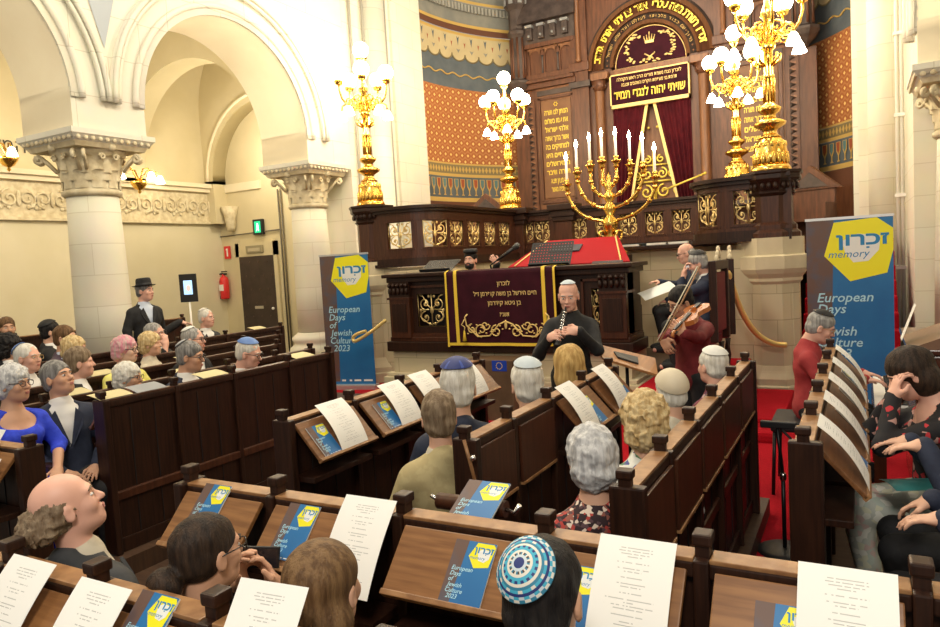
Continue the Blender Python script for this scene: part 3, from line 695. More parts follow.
# door
d=empty('door_1',(0,0,0)); d['kind']='structure'
pa=at(240.7,257.4,Y=AY-.02); pb=at(274.6,254.5,Y=AY-.02); x0,x1,zt=pa.x,pb.x,(pa.z+pb.z)/2
LEATH=mat('dark_leather',(.035,.022,.018),.45,col2=(.05,.032,.026),scale=6)
m=MB(); m.box((x0,AY-.08,0),(x1,AY-.02,zt),LEATH,bev=.01)
for r in range(7):
    for c in range(4):
        m.ball((x0+(x1-x0)*(c+.5+(r%2)*.5-.25)/4,AY-.085,.25+r*(zt-.4)/6),(.022,.01,.022),mat('door_stud',(.09,.06,.04),.3,metal=.5),None,8,6)
m.obj('door_leaf',d)
m=MB(); m.box(((x0+x1)/2-.14,AY-.10,zt*.46),((x0+x1)/2+.14,AY-.075,zt*.46+.07),mat('silver_plate',(.6,.58,.5),.4,metal=.7)); m.ball((x1-.1,AY-.11,zt*.46),.035,WHITE); m.obj('door_handle',d)
m=MB(); 
for a,b,c,e in ((x0-.12,x0,0,zt+.34),(x1,x1+.12,0,zt+.34),(x0-.12,x1+.12,zt,zt+.34)): m.box((a,AY-.07,c),(b,AY,e),AISLE)
m.box(((x0+x1)/2-.28,AY-.12,zt+.08),((x0+x1)/2+.28,AY-.07,zt+.26),mat('door_closer',(.30,.26,.16),.5)); m.box(((x0+x1)/2-.2,AY-.13,zt+.12),((x0+x1)/2+.2,AY-.12,zt+.2),mat('door_closer_plate',(.5,.44,.3),.5))
m.obj('door_frame',d)
m=MB(); xx=x1+.28
for q,rr_ in ((0,.02),(.09,.02)): m.tube([(xx+q,AY-.05,0),(xx+q,AY-.05,4.0)],rr_,6,mat('dark_pipe',(.12,.10,.07),.5))
m.tube([(x0-.9,AY-.04,0),(x0-.9,AY-.04,zt+.55),(xx,AY-.04,zt+.60)],.018,6,mat('dark_pipe',(.12,.10,.07),.5)); struct('trim_7',m)
# exit sign
p=at(259,227,Y=AY-.06); e=empty('exit_sign',p,0,'small black emergency exit sign with green figure above the padded door','sign')
m=MB(); m.box((-.16,-.05,-.19),(.16,.03,.19),BLACK,bev=.01); m.obj('case',e)
m=MB(); g=mat('green_lit_sign',(.0,.30,.12),.4,emit=(.02,.7,.3),estr=.7); m.box((-.10,-.056,-.14),(.10,-.05,.14),g)
W_=mat('white_lit_figure',(.9,.95,.9),.4,emit=(.8,1,.9),estr=1.6); m.ball((.01,-.058,.075),(.02,.004,.02),W_); m.add([(-.02,-.058,-.02),(.03,-.058,-.02),(.035,-.058,.05),(-.02,-.058,.05)],[(0,1,2,3)],W_); m.add([(-.05,-.058,-.10),(-.03,-.058,-.10),(.02,-.058,-.02),(-.01,-.058,-.02)],[(0,1,2,3)],W_); m.add([(.03,-.058,-.10),(.05,-.058,-.09),(.03,-.058,-.02),(.0,-.058,-.02)],[(0,1,2,3)],W_); m.obj('green_panel',e)
# fire sign + extinguisher
SRED=mat('sign_red',(.70,.03,.03),.4)
p=at(227.5,252.5,Y=AY-.03); e=empty('fire_sign',p,0,'small red square fire equipment sign on the wall above the extinguisher','sign')
m=MB(); m.box((-.105,-.012,-.16),(.105,.01,.16),SRED); m.add([(-.02,-.014,-.10),(.03,-.014,-.10),(.03,-.014,.10),(-.02,-.014,.10),(-.05,-.014,.06),(-.02,-.014,.06)],[(0,1,2,3),(5,4,3)],WHITE); m.obj('plate',e)
p=at(224.5,286,Y=AY-.15); e=empty('fire_extinguisher',p,0,'red fire extinguisher with black hose hung on the wall','extinguisher')
m=MB(); m.lathe([(0,-.34),(.10,-.33),(.115,-.29),(.115,.14),(.09,.22),(.04,.26),(.04,.30)],20,SRED); m.obj('cylinder',e)
m=MB(); m.box((-.07,-.118,-.12),(.07,-.095,.04),WHITE); m.obj('label_plate',e)
m=MB(); m.box((-.05,-.03,.28),(.09,.03,.33),BLACK); m.box((-.05,-.03,.35),(.10,.03,.38),BLACK); m.obj('valve',e)
m=MB(); m.tube([(-.03,0,.32),(-.16,-.02,.30),(-.22,-.03,.12),(-.20,-.03,-.1),(-.13,-.03,-.25),(-.11,-.05,-.32)],.02,8,BLACK); m.obj('hose',e)
# wall lamps of the aisle
def sconce(x,y,bulbs,label,X=AX+.1):
    p=at(x,y,X=X+.45); t=empty('wall_lamp',p,0,label,'lamp')
    m=MB(); m.tube([(-.45,0,.25),(-.3,.05,.36),(-.1,0,.3),(0,0,.1),(0,0,-.05)],.018,8,BRASS); m.lathe([(.0,-.22),(.04,-.18),(.02,-.14),(.10,-.10),(.17,0),(.18,.05),(.16,.06)],14,BRASS,T(0,0,0)); m.obj('bracket',t)
    for dx,dy,dz in bulbs:
        m=MB(); m.tube([(0,0,.02),(dx*.4,dy*.4,dz+.22),(dx*.8,dy*.8,dz+.22),(dx,dy,dz+.12)],.014,6,BRASS); a=m.obj('arm',t)
        m=MB(); m.lathe([(.02,.14),(.05,.12),(.075,.04),(.10,-.03)],12,mat('lit_glass_small',(1,.95,.85),.3,emit=(1,.85,.6),estr=14),T(dx,dy,dz)); m.obj('glass_shade',a)
sconce(139,184,[(0,-.42,.12),(0,.55,.08),(.3,.1,.1)],'brass wall lamp with two lit tulip glasses on the aisle wall')
sconce(8,160,[(0,-.3,.05),(.15,0,.08)],'brass wall lamp glowing at the far left edge')
# tablet on a stand
p=at(188.5,288,Y=9.0); t=empty('tablet_stand',(p.x,p.y,0),0,'black tablet screen on a thin pole behind the old man in dark suit','screen')
m=MB(); m.box((-.16,-.02,p.z-.26),(.16,.02,p.z+.26),BLACK,bev=.008,M=Rz(.5)); s=m.obj('screen_case',t)
m=MB(); m.box((-.08,-.025,p.z-.12),(.08,-.021,p.z+.14),mat('screen_glow',(.2,.4,.6),.4,emit=(.35,.55,.8),estr=1.2),Rz(.5)); m.ball((.01,-.03,p.z),(.04,.004,.06),mat('screen_face',(.6,.4,.35),.5,emit=(.6,.45,.4),estr=.8),Rz(.5)); m.obj('screen',s)
m=MB(); m.tube([(0,0,0),(0,0,p.z-.25)],.018,8,WHITE); m.lathe([(.22,0),(.22,.015),(.02,.03)],20,WHITE); m.obj('pole',t)
# ---------------------------------------------------------------- apse wall painted in bands
CX,CY,CR=-4.1,13.9,4.6
def cyl(s,z,o=0):
    """s = angle (0 = right edge, pi = left edge)"""
    return (CX+(CR-o)*math.cos(s),CY+(CR-o)*math.sin(s),z)
def dots_mat():
    m=bpy.data.materials.new('orange_painted_lattice'); m.use_nodes=True; nt=m.node_tree; b=nt.nodes['Principled BSDF']; L=nt.links; b.inputs['Roughness'].default_value=.6
    tc=nt.nodes.new('ShaderNodeTexCoord'); sp=nt.nodes.new('ShaderNodeSeparateXYZ'); L.new(tc.outputs['Object'],sp.inputs[0])
    def M(op,a,c=None,v=None):
        n=nt.nodes.new('ShaderNodeMath'); n.operation=op
        L.new(a,n.inputs[0]) if not isinstance(a,(int,float)) else setattr(n.inputs[0],'default_value',a)
        if c is not None:
            L.new(c,n.inputs[1]) if not isinstance(c,(int,float)) else setattr(n.inputs[1],'default_value',c)
        return n.outputs[0]
    ang=M('ARCTAN2',M('SUBTRACT',sp.outputs[1],CY),M('SUBTRACT',sp.outputs[0],CX))
    u=M('MULTIPLY',ang,CR/.19); v=M('MULTIPLY',sp.outputs[2],1/.15)
    row=M('FLOOR',v); off=M('MULTIPLY',M('MODULO',row,2.0),.5); uu=M('SUBTRACT',M('FRACT',M('ADD',u,off)),.5); vv=M('SUBTRACT',M('FRACT',v),.5)
    d=M('ADD',M('ABSOLUTE',uu),M('ABSOLUTE',M('MULTIPLY',vv,.8)))
    r=nt.nodes.new('ShaderNodeValToRGB'); L.new(d,r.inputs[0]); e=r.color_ramp.elements
    e[0].position=.17; e[0].color=(.80,.56,.20,1); e[1].position=.25; e[1].color=(.36,.11,.032,1); q=e.new(.5); q.color=(.36,.11,.032,1); q=e.new(.62); q.color=(.45,.19,.065,1)
    n=nt.nodes.new('ShaderNodeTexNoise'); n.inputs['Scale'].default_value=1.2; L.new(tc.outputs['Object'],n.inputs['Vector'])
    L.new(r.outputs[0],b.inputs['Base Color']); return m
ORG=dots_mat(); BLU=mat('slate_blue_paint',(.085,.105,.12),.7,col2=(.12,.135,.145),scale=3); CRM=mat('cream_paint',(.55,.45,.25),.7,col2=(.5,.4,.22),scale=3)
OLV=mat('olive_paint',(.22,.17,.08),.7); GLD=mat('dull_gold_paint',(.55,.36,.10),.6); RUST=mat('rust_paint',(.34,.08,.03),.7); GREY_=mat('grey_paint',(.20,.20,.18),.7,col2=(.26,.25,.21),scale=3); BRN=mat('brown_paint',(.13,.05,.025),.6)
mb=MB()
def band(z0,z1,m,o=0): mb.grid(lambda u,v:cyl(PI*u,z0+(z1-z0)*v,o),96,1,m)
band(0,3.1,WOODA); band(3.1,3.45,BRN); band(3.45,3.55,GLD,.01); band(3.55,4.05,BLU); band(4.05,4.12,GLD,.01); band(4.12,4.34,OLV); band(4.34,4.38,GLD,.01); band(4.38,6.17,ORG); band(6.17,7.45,BLU); band(7.45,7.52,GLD,.01); band(7.52,7.66,BRN,.05); band(7.66,7.74,GLD,.03); band(7.74,8.25,GREY_,.0); band(8.25,8.32,GLD,.03); band(8.32,8.9,GREY_,.02); band(8.9,9.4,BRN)
struct('wall_apse',mb)
mb=MB(); NS=34
for i in range(NS):
    s0=PI*i/NS; s1=PI*(i+1)/NS; sm=(s0+s1)/2; w=(s1-s0)/2
    # scallop
    pts=[(sm+w*math.cos(t),6.86+.16*0+.0-.0+ -.16*math.sin(t)+.16) for t in [PI*k/10 for k in range(11)]]
    poly=[cyl(a,z-.02,.012) for a,z in pts]+[cyl(s0,7.45,.012),cyl(s1,7.45,.012)]; mb.add(poly,[list(range(len(poly)))],CRM)
    edge=[cyl(a,z-.02,.016) for a,z in pts]; mb.tube(edge,.018,5,OLV)
    # motif
    for (da,zb,h,ww,mm) in ((0,7.02,.10,.30,GREY_),(0,7.2,.22,.20,BLU),(.5*2,7.15,.14,.14,RUST)):
        a=sm+da*w; mb.add([cyl(a-ww*w,zb+h,.02),cyl(a,zb,.02),cyl(a+ww*w,zb+h,.02),cyl(a,zb+h*.8,.02)],[(0,1,2,3)],mm)
    mb.tube([cyl(s0+(s1-s0)*k/6,6.50+.035*math.cos(2*PI*k/6),.02) for k in range(7)],.018,5,GLD)
    # goblets
    for k in (0,1):
        a=s0+(s1-s0)*(k+.5)/2; mm=RUST if k else mat('teal_paint',(.10,.20,.20),.7); c=w*.36
        mb.add([cyl(a-c,4.0,.02),cyl(a-c*.9,3.82,.02),cyl(a-c*.2,3.72,.02),cyl(a-c*.2,3.64,.02),cyl(a-c*.7,3.60,.02),cyl(a+c*.7,3.60,.02),cyl(a+c*.2,3.64,.02),cyl(a+c*.2,3.72,.02),cyl(a+c*.9,3.82,.02),cyl(a+c,4.0,.02)],[list(range(10))],GLD)
        mb.add([cyl(a-c*.7,3.99,.026),cyl(a-c*.6,3.84,.026),cyl(a,3.76,.026),cyl(a+c*.6,3.84,.026),cyl(a+c*.7,3.99,.026)],[list(range(5))],mm)
    for k in range(4):
        a=s0+(s1-s0)*(k+.5)/4; mb.add([cyl(a-w*.2,4.23,.01),cyl(a,4.15,.01),cyl(a+w*.2,4.23,.01),cyl(a,4.31,.01)],[(0,1,2,3)],GLD)
        mb.box((0,0,0),(.06,.05,.16),mat('dentil_grey',(.32,.31,.27),.7),T(*cyl(a,8.02,.06))@Rz(a+PI/2))
struct('trim_8',mb)
# ---------------------------------------------------------------- raised platforms and stone
UPZ=1.95
def path_pts():
    L=[(-7.45,9.95),(-6.7,9.95)]+[(-6.7+.5*math.sin(t),10.45-.5*math.cos(t)) for t in [PI/2*k/6 for k in range(1,7)]]+[(-6.2,13.4)]
    return L
PL=path_pts(); PR=[(-8.2-x if False else (-8.22-x),y) for x,y in PL]   # mirrored about -4.11
mb=MB()
poly=[(-9.0,9.98),(-7.2,9.98)]+[(x,y+.03) for x,y in PL[1:]]+[(-2.02,13.43)]+[(x,y+.03) for x,y in PR[::-1][1:]]
def wallpath(mb,pts,z0,z1,th,m,cap=True):
    pts=[Vector((*p,0)) for p in pts]; n=len(pts); nr=[]
    for i in range(n):
        a=pts[max(0,i-1)]; b=pts[min(n-1,i+1)]; t=(b-a).normalized(); nr.append(Vector((-t.y,t.x,0)))
    inn=[p+q*th for p,q in zip(pts,nr)]
    vs=[(*p.xy,z0) for p in pts]+[(*p.xy,z1) for p in pts]+[(*p.xy,z0) for p in inn]+[(*p.xy,z1) for p in inn]
    fs=[]
    for i in range(n-1): fs+=[(i,i+1,n+i+1,n+i),(2*n+i+1,2*n+i,3*n+i,3*n+i+1),(n+i,n+i+1,3*n+i+1,3*n+i),(i+1,i,2*n+i,2*n+i+1)]
    fs+=[(0,n,3*n,2*n),(n-1,3*n-1,4*n-1,2*n-1)]
    mb.add(vs,fs,m)
wallpath(mb,PL,0,UPZ,.1,STONEB); wallpath(mb,PR,0,UPZ,-.1,STONEB); mb.box((-6.2,13.4,0),(-2.02,13.5,UPZ),STONEB)
struct('wall_platform',mb)
mb=MB(); mb.box((-8.6,10.5,UPZ-.08),(-6.25,14.0,UPZ),WOODA); mb.box((-1.97,10.5,UPZ-.08),(-.95,14.0,UPZ),WOODA); mb.box((-8.6,13.45,UPZ-.1),(.3,18.5,UPZ),WOODA); struct('floor_upper',mb)
# stone bench wall with book ledge on the right
mb=MB(); mb.box((-3.6,10.9,0),(-1.5,11.1,2.02),STONEB); struct('wall_stone',mb)
mb=MB(); mb.box((-3.6,10.7,2.02),(-1.55,11.1,2.08),WOOD,bev=.01); mb.obj('book_ledge',label='dark wooden ledge on the stone wall behind the two seated men',cat='shelf')
# podium for the seated men, red carpeted
mb=MB(); mb.box((-2.2,7.45,0),(-1.3,11,.5),CARPET,bev=.02); mb.box((-6.2,8.9,0),(-2.2,11,.5),DFLOOR); struct('floor_podium',mb)
def ped(name,x,y,label):
    t=empty(name,(x,y,0),0,label,'pedestal'); t.scale=(.80,.80,1); ph=PI/8
    m=MB(); m.lathe([(.58,0),(.58,.16),(.54,.18),(.54,.26),(.48,.33),(.46,.36),(.43,.42)],8,STONEBP,phase=ph,smooth=False); m.obj('base',t)
    m=MB(); m.lathe([(.42,.40),(.42,1.50)],8,STONEB,phase=ph,smooth=False); m.obj('shaft',t)
    m=MB(); m.lathe([(.42,1.48),(.46,1.52),(.46,1.56),(.52,1.62),(.56,1.68),(.56,1.84),(.50,1.86),(.50,2.08)],8,STONEBP,phase=ph,smooth=False); m.obj('cornice',t)
    return t
ped('stone_pedestal',-1.02,10.15,'octagonal stone pedestal carrying the dark wooden pillar beside the red stairs')
ped('stone_pedestal',-7.50,10.15,'octagonal stone pedestal behind the left roll-up banner')
def pillar(x,y,z0,z1,label,r=.27):
    t=empty('wooden_pillar',(x,y,0),0,label,'pillar'); ph=PI/8; h=z1-z0
    m=MB(); m.lathe([(r+.10,z0),(r+.10,z0+.06),(r+.05,z0+.10),(r+.05,z0+.16),(r,z0+.2)],8,WOODR,phase=ph,smooth=False); m.obj('base',t)
    m=MB(); m.lathe([(r,z0+.18),(r,z1-.30)],8,WOODR,phase=ph,smooth=False); m.obj('shaft',t)
    m=MB(); m.lathe([(r,z1-.32),(r+.04,z1-.28),(r+.02,z1-.25),(r+.04,z1-.20),(r+.08,z1-.12)],8,WOOD,phase=ph,smooth=False)
    for i in range(8):
        a=i*PI/4
        for k in range(3): m.ball(((k-1)*.075,-(r+.055)*math.cos(PI/8)-.01,z1-.19),(.030,.025,.045),WOOD,Rz(a),8,6)
    m.obj('capital',t)
    m=MB(); m.lathe([(r+.09,z1-.13),(r+.11,z1-.10),(r+.11,z1-.05),(r+.13,z1-.03),(r+.13,z1)],8,BLACK if False else WOOD,phase=ph,smooth=False); m.obj('top_slab',t)
    return t
ZRT=2.93; ZLT=3.05
pillar(-1.02,10.15,2.08,ZRT,'dark octagonal wooden pillar under the nearest right candelabrum')
pillar(-7.50,10.15,1.95,ZLT,'dark wooden pillar under the left candelabrum by the white pier')
# ---------------------------------------------------------------- brass grilles
def grille_mesh(w,h,k=1):
    mb=MB(); r=.009; y=0
    mb.tube([(-w/2,y,-h/2),(w/2,y,-h/2),(w/2,y,h/2),(-w/2,y,h/2)],.010,4,BRASSP,closed=True)
    mb.tube([(0,y,-h/2),(0,y,h/2)],r,6,BRASSP)
    for s in (-1,1):
        for zc,a0,tn,rad in ((-h*.22,PI/2 if s>0 else PI/2,-1.3*s,w*.20),(h*.20,-PI/2,1.3*s,w*.20)):
            pts=[(s*w*.24+p[0],y,zc+p[1]) for p in spiral((0,0),rad,rad*.15,a0,tn,16)]; mb.tube(pts,r,6,BRASSP)
        mb.tube([(0,y,-h*.45),(s*w*.2,y,-h*.38),(s*w*.44,y,-h*.2),(s*w*.40,y,0),(s*w*.1,y,h*.02)],r,6,BRASSP)
        mb.tube([(0,y,h*.05),(s*w*.12,y,h*.12),(s*w*.3,y,h*.42),(s*w*.44,y,h*.46)],r,6,BRASSP)
        for q in ((.24,-.22),(.24,.20),(.42,0),(.1,.42),(.1,-.42)): mb.ball((s*w*q[0],y,h*q[1]),(.02,.008,.022),BRASSP,None,8,6)
    mb.ball((0,y,0),(.03,.012,.05),BRASSP,None,10,8)
    return mb.mesh('grille')
GM=grille_mesh(.42,.44)
def pathat(pts,s):
    for a,b in zip(pts,pts[1:]):
        a=Vector(a);b=Vector(b);l=(b-a).length
        if s<=l: return a+(b-a)*(s/l),(b-a).normalized()
        s-=l
    return Vector(pts[-1]),(Vector(pts[-1])-Vector(pts[-2])).normalized()
def plen(pts): return sum((Vector(b)-Vector(a)).length for a,b in zip(pts,pts[1:]))
def parapet(pts,z0,z1,label,opens,sg=1,gw=.42,gh=.44,zg=None):
    """wooden balustrade with real openings; opens = list of arc positions"""
    t=empty('wooden_balustrade',(0,0,0),0,label,'balustrade'); zg=zg or (z0+z1)/2; L=plen(pts)
    def strip(mb,s0,s1,za,zb,o0,o1,m,n=None):
        n=n or max(1,int((s1-s0)/.08)); vs=[]
        for i in range(n+1):
            p,d=pathat(pts,s0+(s1-s0)*i/n); nn=Vector((-d.y,d.x))*sg
            for o in (o0,o1):
                for z in (za,zb): q=p+nn*o; vs.append((q.x,q.y,z))
        fs=[]
        for i in range(n):
            a=4*i;b=a+4; fs+=[(a,b,b+1,a+1),(b+2,a+2,a+3,b+3),(a+1,b+1,b+3,a+3),(b,a,a+2,b+2)]
        fs+=[(0,1,3,2),(4*n,4*n+2,4*n+3,4*n+1)]; mb.add(vs,fs,m)
    mb=MB(); strip(mb,0,L,z0,zg-gh/2,0,.08,WOODR); strip(mb,0,L,zg+gh/2,z1-.1,0,.08,WOODR)
    cur=0
    for s in opens: strip(mb,cur,s-gw/2,zg-gh/2,zg+gh/2,0,.08,WOODR); cur=s+gw/2
    strip(mb,cur,L,zg-gh/2,zg+gh/2,0,.08,WOODR)
    for s in opens: strip(mb,s-gw/2-.05,s+gw/2+.05,zg+gh/2+.01,zg+gh/2+.03,-.015,0,WOODR); strip(mb,s-gw/2-.05,s+gw/2+.05,zg-gh/2-.03,zg-gh/2-.01,-.015,0,WOODR)
    mb.obj('panel_frame',t)
    mb=MB(); strip(mb,0,L,z1-.10,z1-.05,-.05,.12,WOOD); strip(mb,0,L,z1-.05,z1,-.10,.17,WOOD); mb.obj('hand_rail',t)
    mb=MB(); strip(mb,0,L,z0,z0+.09,-.07,.02,WOOD); strip(mb,0,L,z0+.09,z0+.13,-.04,.02,WOODR); strip(mb,0,L,z0-.05,z0,-.10,.02,WOOD); mb.obj('plinth_moulding',t)
    for s in opens:
        p,d=pathat(pts,s); o=bpy.data.objects.new('brass_grille',GM); link(o,t); o.location=(p.x+(-d.y)*sg*.04,p.y+d.x*sg*.04,zg); o.rotation_euler=(0,0,math.atan2(d.y,d.x)); o.scale=(gw/.42,1,gh/.44)
    return t
LL=plen(PL)
parapet(PL,2.02,2.98,'left curved dark wooden balustrade with a row of scrolled brass grilles',[.64,1.32,1.94,2.58,3.22,3.85],gw=.48)
parapet(PR,2.10,2.90,'curved wooden balustrade with brass grilles left of the nearest right candelabrum',[.52,1.10,1.75,2.35,2.95,3.5,4.0],sg=-1,gw=.36)
xs=[at(x,224,Y=13.38).x for x in (525,541,578,603,628,654,681)]
parapet([(-6.2,13.4),(-2.02,13.4)],2.08,2.95,'straight wooden balustrade with brass grilles below the ark curtain',[x+6.2 for x in xs],gw=.34,gh=.42)
for x,l in ((-6.2,'wooden post ending the left curved balustrade below a far candelabrum'),(-5.15,'wooden post in the balustrade left of the menorah'),(-2.25,'reddish wooden post with carved dark head right of the menorah')):
    t=empty('balustrade_post',(x,13.36,0),0,l,'post')
    m=MB(); m.box((-.17,-.10,2.0),(.17,.10,2.8),WOODAL if x>-3 else WOODR,bev=.01); m.obj('shaft',t); m=MB(); m.box((-.26,-.16,2.78),(.26,.16,2.84),WOOD); m.box((-.22,-.13,2.68),(.22,.13,2.78),WOOD,bev=.02); m.box((-.30,-.2,2.9),(.30,.2,3.02),WOOD,bev=.015); m.box((-.22,-.14,2.84),(.22,.14,2.9),WOOD); m.obj('capital',t)
# ---------------------------------------------------------------- candelabra
def make_candelabrum():
    t=empty('candelabrum',(0,0,0))
    BS=S(.80,.80,1); m=MB(); m.lathe([(.30,0),(.31,.03),(.29,.07),(.27,.09)],32,BRASS,BS); m.lathe([(.26,.08),(.27,.2),(.24,.34),(.19,.42),(.16,.45)],24,BRASS,BS)
    for i in range(20): m.ball((.262,0,.17),(.022,.036,.085),BRASS,BS@Rz(2*PI*i/20),8,6)
    for i in range(14): m.ball((.225,0,.345),(.03,.042,.05),BRASS,BS@Rz(2*PI*i/14),8,6)
    m.obj('base',t)
    m=MB(); m.lathe([(.15,.44),(.10,.48),(.08,.52),(.10,.55),(.19,.60),(.20,.64),(.12,.68),(.08,.70),(.075,.74),(.13,.78),(.15,.82),(.09,.86),(.06,.90),(.068,1.2),(.075,1.21),(.075,1.24),(.06,1.26),(.058,1.55),(.09,1.58),(.10,1.62),(.05,1.70),(.045,1.95),(.09,2.0),(.06,2.08),(.035,2.15),(.03,2.45),(.07,2.5),(.10,2.54),(.02,2.56)],24,BRASS)
    for i in range(10): m.tube([(.066,0,.9),(.070,0,1.2)],.012,5,BRASS,Rz(2*PI*i/10))
    for i in range(8): m.tube([(.05,0,1.36),(.14,0,1.42),(.15,0,1.50),(.10,0,1.49)],[.015,.02,.015,.008],6,BRASS,Rz(2*PI*i/8))
    m.obj('stem',t)
    def globe(x,z,r,a,par,down=False):
        m=MB()
        if down: m.lathe([(.03,.08),(.05,.05),(.07,0),(.092,-.06),(.08,-.055),(.05,-.0),(0,.035)],16,GLOBE,T(x*math.cos(a),x*math.sin(a),z))
        else: m.ball((x*math.cos(a),x*math.sin(a),z),r,GLOBE,None,20,14)
        return m.obj('glass_globe',par)
    for i in range(5):
        a=2*PI*i/5+.3; m=MB(); M=Rz(a)
        m.tube([(.05,0,1.80),(.16,0,1.70),(.28,0,1.72),(.38,0,1.84),(.42,0,1.98),(.42,0,2.10)],[.024,.024,.02,.02,.018,.018],8,BRASS,M)
        m.tube([(.10+p[0],0,1.86+p[1]) for p in spiral((0,0),.09,.02,-PI/2,1.2,14)],.013,6,BRASS,M)
        m.tube([(.27+p[0],0,1.80+p[1]) for p in spiral((0,0),.08,.015,-PI/2,-1.2,14)],.013,6,BRASS,M)
        m.lathe([(.02,0),(.06,.02),(.075,.05),(.085,.09),(.05,.09)],14,BRASS,M@T(.42,0,2.06)); arm=m.obj('arm',t); globe(.42,2.25,.132,a,arm)
    for i in range(5):
        a=2*PI*i/5+.3+PI/5; m=MB(); M=Rz(a)
        m.tube([(.05,0,1.60),(.16,0,1.75),(.30,0,1.82),(.40,0,1.76),(.42,0,1.66)],.016,8,BRASS,M); m.tube([(.22+p[0],0,1.70+p[1]) for p in spiral((0,0),.07,.015,PI/2,1.1,12)],.011,6,BRASS,M)
        arm=m.obj('arm',t); globe(.42,1.58,.1,a,arm,True)
    globe(0,2.68,.135,0,t); return t
cd=make_candelabrum(); cd['category']='candelabrum'; first=True
for x,y,z,s,rz,l in ((-7.50,10.15,ZLT,1.0,0,'tall brass candelabrum with lit globes on the left pillar by the white pier'),(-6.37,13.45,3.02,1.0,.5,'brass candelabrum with lit globes in front of the orange patterned wall'),
                 (-1.02,10.15,ZRT,1.0,.9,'nearest tall brass candelabrum, on the right pillar, its top out of view'),(-1.9,13.45,3.02,1.0,.25,'smaller looking brass candelabrum behind the nearest one, right of the ark curtain')):
    c=cd if first else copy_tree(cd); first=False; c.location=(x,y,z); c.rotation_euler=(0,0,rz); c.scale=(s,s,s); c['label']=l; c['group']='brass candelabra'
# ---------------------------------------------------------------- wooden bimah desk with velvet cloth
BY=8.3; BX0,BX1=-5.90,-2.46; BZ0,BZ1=.78,1.875
t=empty('reader_platform_desk',(0,0,0),0,'long dark carved wooden desk on a stone base with a velvet cloth over its front','desk')
m=MB(); 
gx=[(at(415.5,310,Y=BY).x,at(442.5,310,Y=BY).x),(at(590,300,Y=BY).x,at(606,300,Y=BY).x)]; gz=(at(429,327,Y=BY).z,at(429,294,Y=BY).z)
m.box((BX0,BY+.05,BZ0+.05),(gx[0][0],BY+.6,BZ1-.1),WOOD); m.box((gx[0][1],BY+.05,BZ0+.05),(gx[1][0],BY+.6,BZ1-.1),WOOD); m.box((gx[1][1],BY+.05,BZ0+.05),(BX1,BY+.6,BZ1-.1),WOOD)
for a,b in gx: m.box((a,BY+.05,BZ0+.05),(b,BY+.6,gz[0]),WOOD); m.box((a,BY+.05,gz[1]),(b,BY+.6,BZ1-.1),WOOD)
m.box((gx[0][0],BY+.3,BZ0+.3),(gx[1][1],BY+.35,BZ1-.2),BLACK)
m.obj('body',t)
m=MB(); m.box((BX0-.04,BY-.02,BZ1-.12),(BX1+.04,BY+.64,BZ1-.05),WOOD,bev=.01); m.box((BX0-.09,BY-.07,BZ1-.05),(BX1+.09,BY+.68,BZ1),WOOD,bev=.012); m.obj('cornice',t)
m=MB(); m.box((BX0-.07,BY-.06,BZ0),(BX1+.07,BY+.64,BZ0+.14),WOOD,bev=.012); m.box((BX0-.03,BY-.02,BZ0+.14),(BX1+.03,BY+.6,BZ0+.2),WOODR,bev=.01); m.box((BX0-.02,BY-.0,BZ0+.2),(BX1+.02,BY+.6,BZ0+.23),WOODR); m.obj('base_moulding',t)
for x in (BX0+.17,BX1-.17):
    m=MB(); m.box((x-.17,BY-.04,BZ0+.18),(x+.17,BY+.3,BZ1-.34),WOODR,bev=.015); m.box((x-.12,BY-.05,BZ0+.28),(x+.12,BY-.03,BZ1-.42),WOOD); m.box((x-.19,BY-.06,BZ1-.36),(x+.19,BY+.3,BZ1-.33),WOODR)
    for k in range(5): 
        m.ball((x-.14+.07*k,BY-.045,BZ1-.24),(.030,.03,.055),WOOD,None,8,6); m.ball((x-.14+.07*k,BY-.06,BZ1-.16),(.03,.03,.03),WOOD,None,8,6)
    m.box((x-.17,BY-.03,BZ1-.33),(x+.17,BY+.3,BZ1-.12),WOOD); m.obj('corner_pilaster',t)
for a,b in gx:
    m=MB()
    for q in ((a-.12,gz[0]-.12,a-.09,gz[1]+.12),(b+.09,gz[0]-.12,b+.12,gz[1]+.12),(a-.12,gz[0]-.12,b+.12,gz[0]-.09),(a-.12,gz[1]+.09,b+.12,gz[1]+.12)): m.box((q[0],BY+.02,q[1]),(q[2],BY+.06,q[3]),WOODR)
    m.obj('panel_frame',t)
    o=bpy.data.objects.new('brass_grille',GM); link(o,t); o.location=((a+b)/2,BY+.08,(gz[0]+gz[1])/2); o.scale=((b-a)/.42,1,(gz[1]-gz[0])/.44)
m=MB(); m.box((BX0-.02,BY+.02,.10),(BX1+.02,BY+.7,BZ0),STONEB); m.box((BX0-.14,BY-.10,0),(BX1+.14,BY+.7,.42),STONEB,bev=.02); m.box((BX0-.10,BY-.06,.42),(BX1+.1,BY+.7,.47),STONEBP,bev=.01)
struct('wall_desk_base',m); m=MB(); m.box((-6.75,BY+1.2,0),(BX0+.3,BY+1.6,UPZ-.05),STONEB) ; m.box((-6.75,BY+1.15,UPZ-.38),(BX0+.3,BY+1.6,UPZ-.2),STONEBP); struct('wall_desk_side',m)
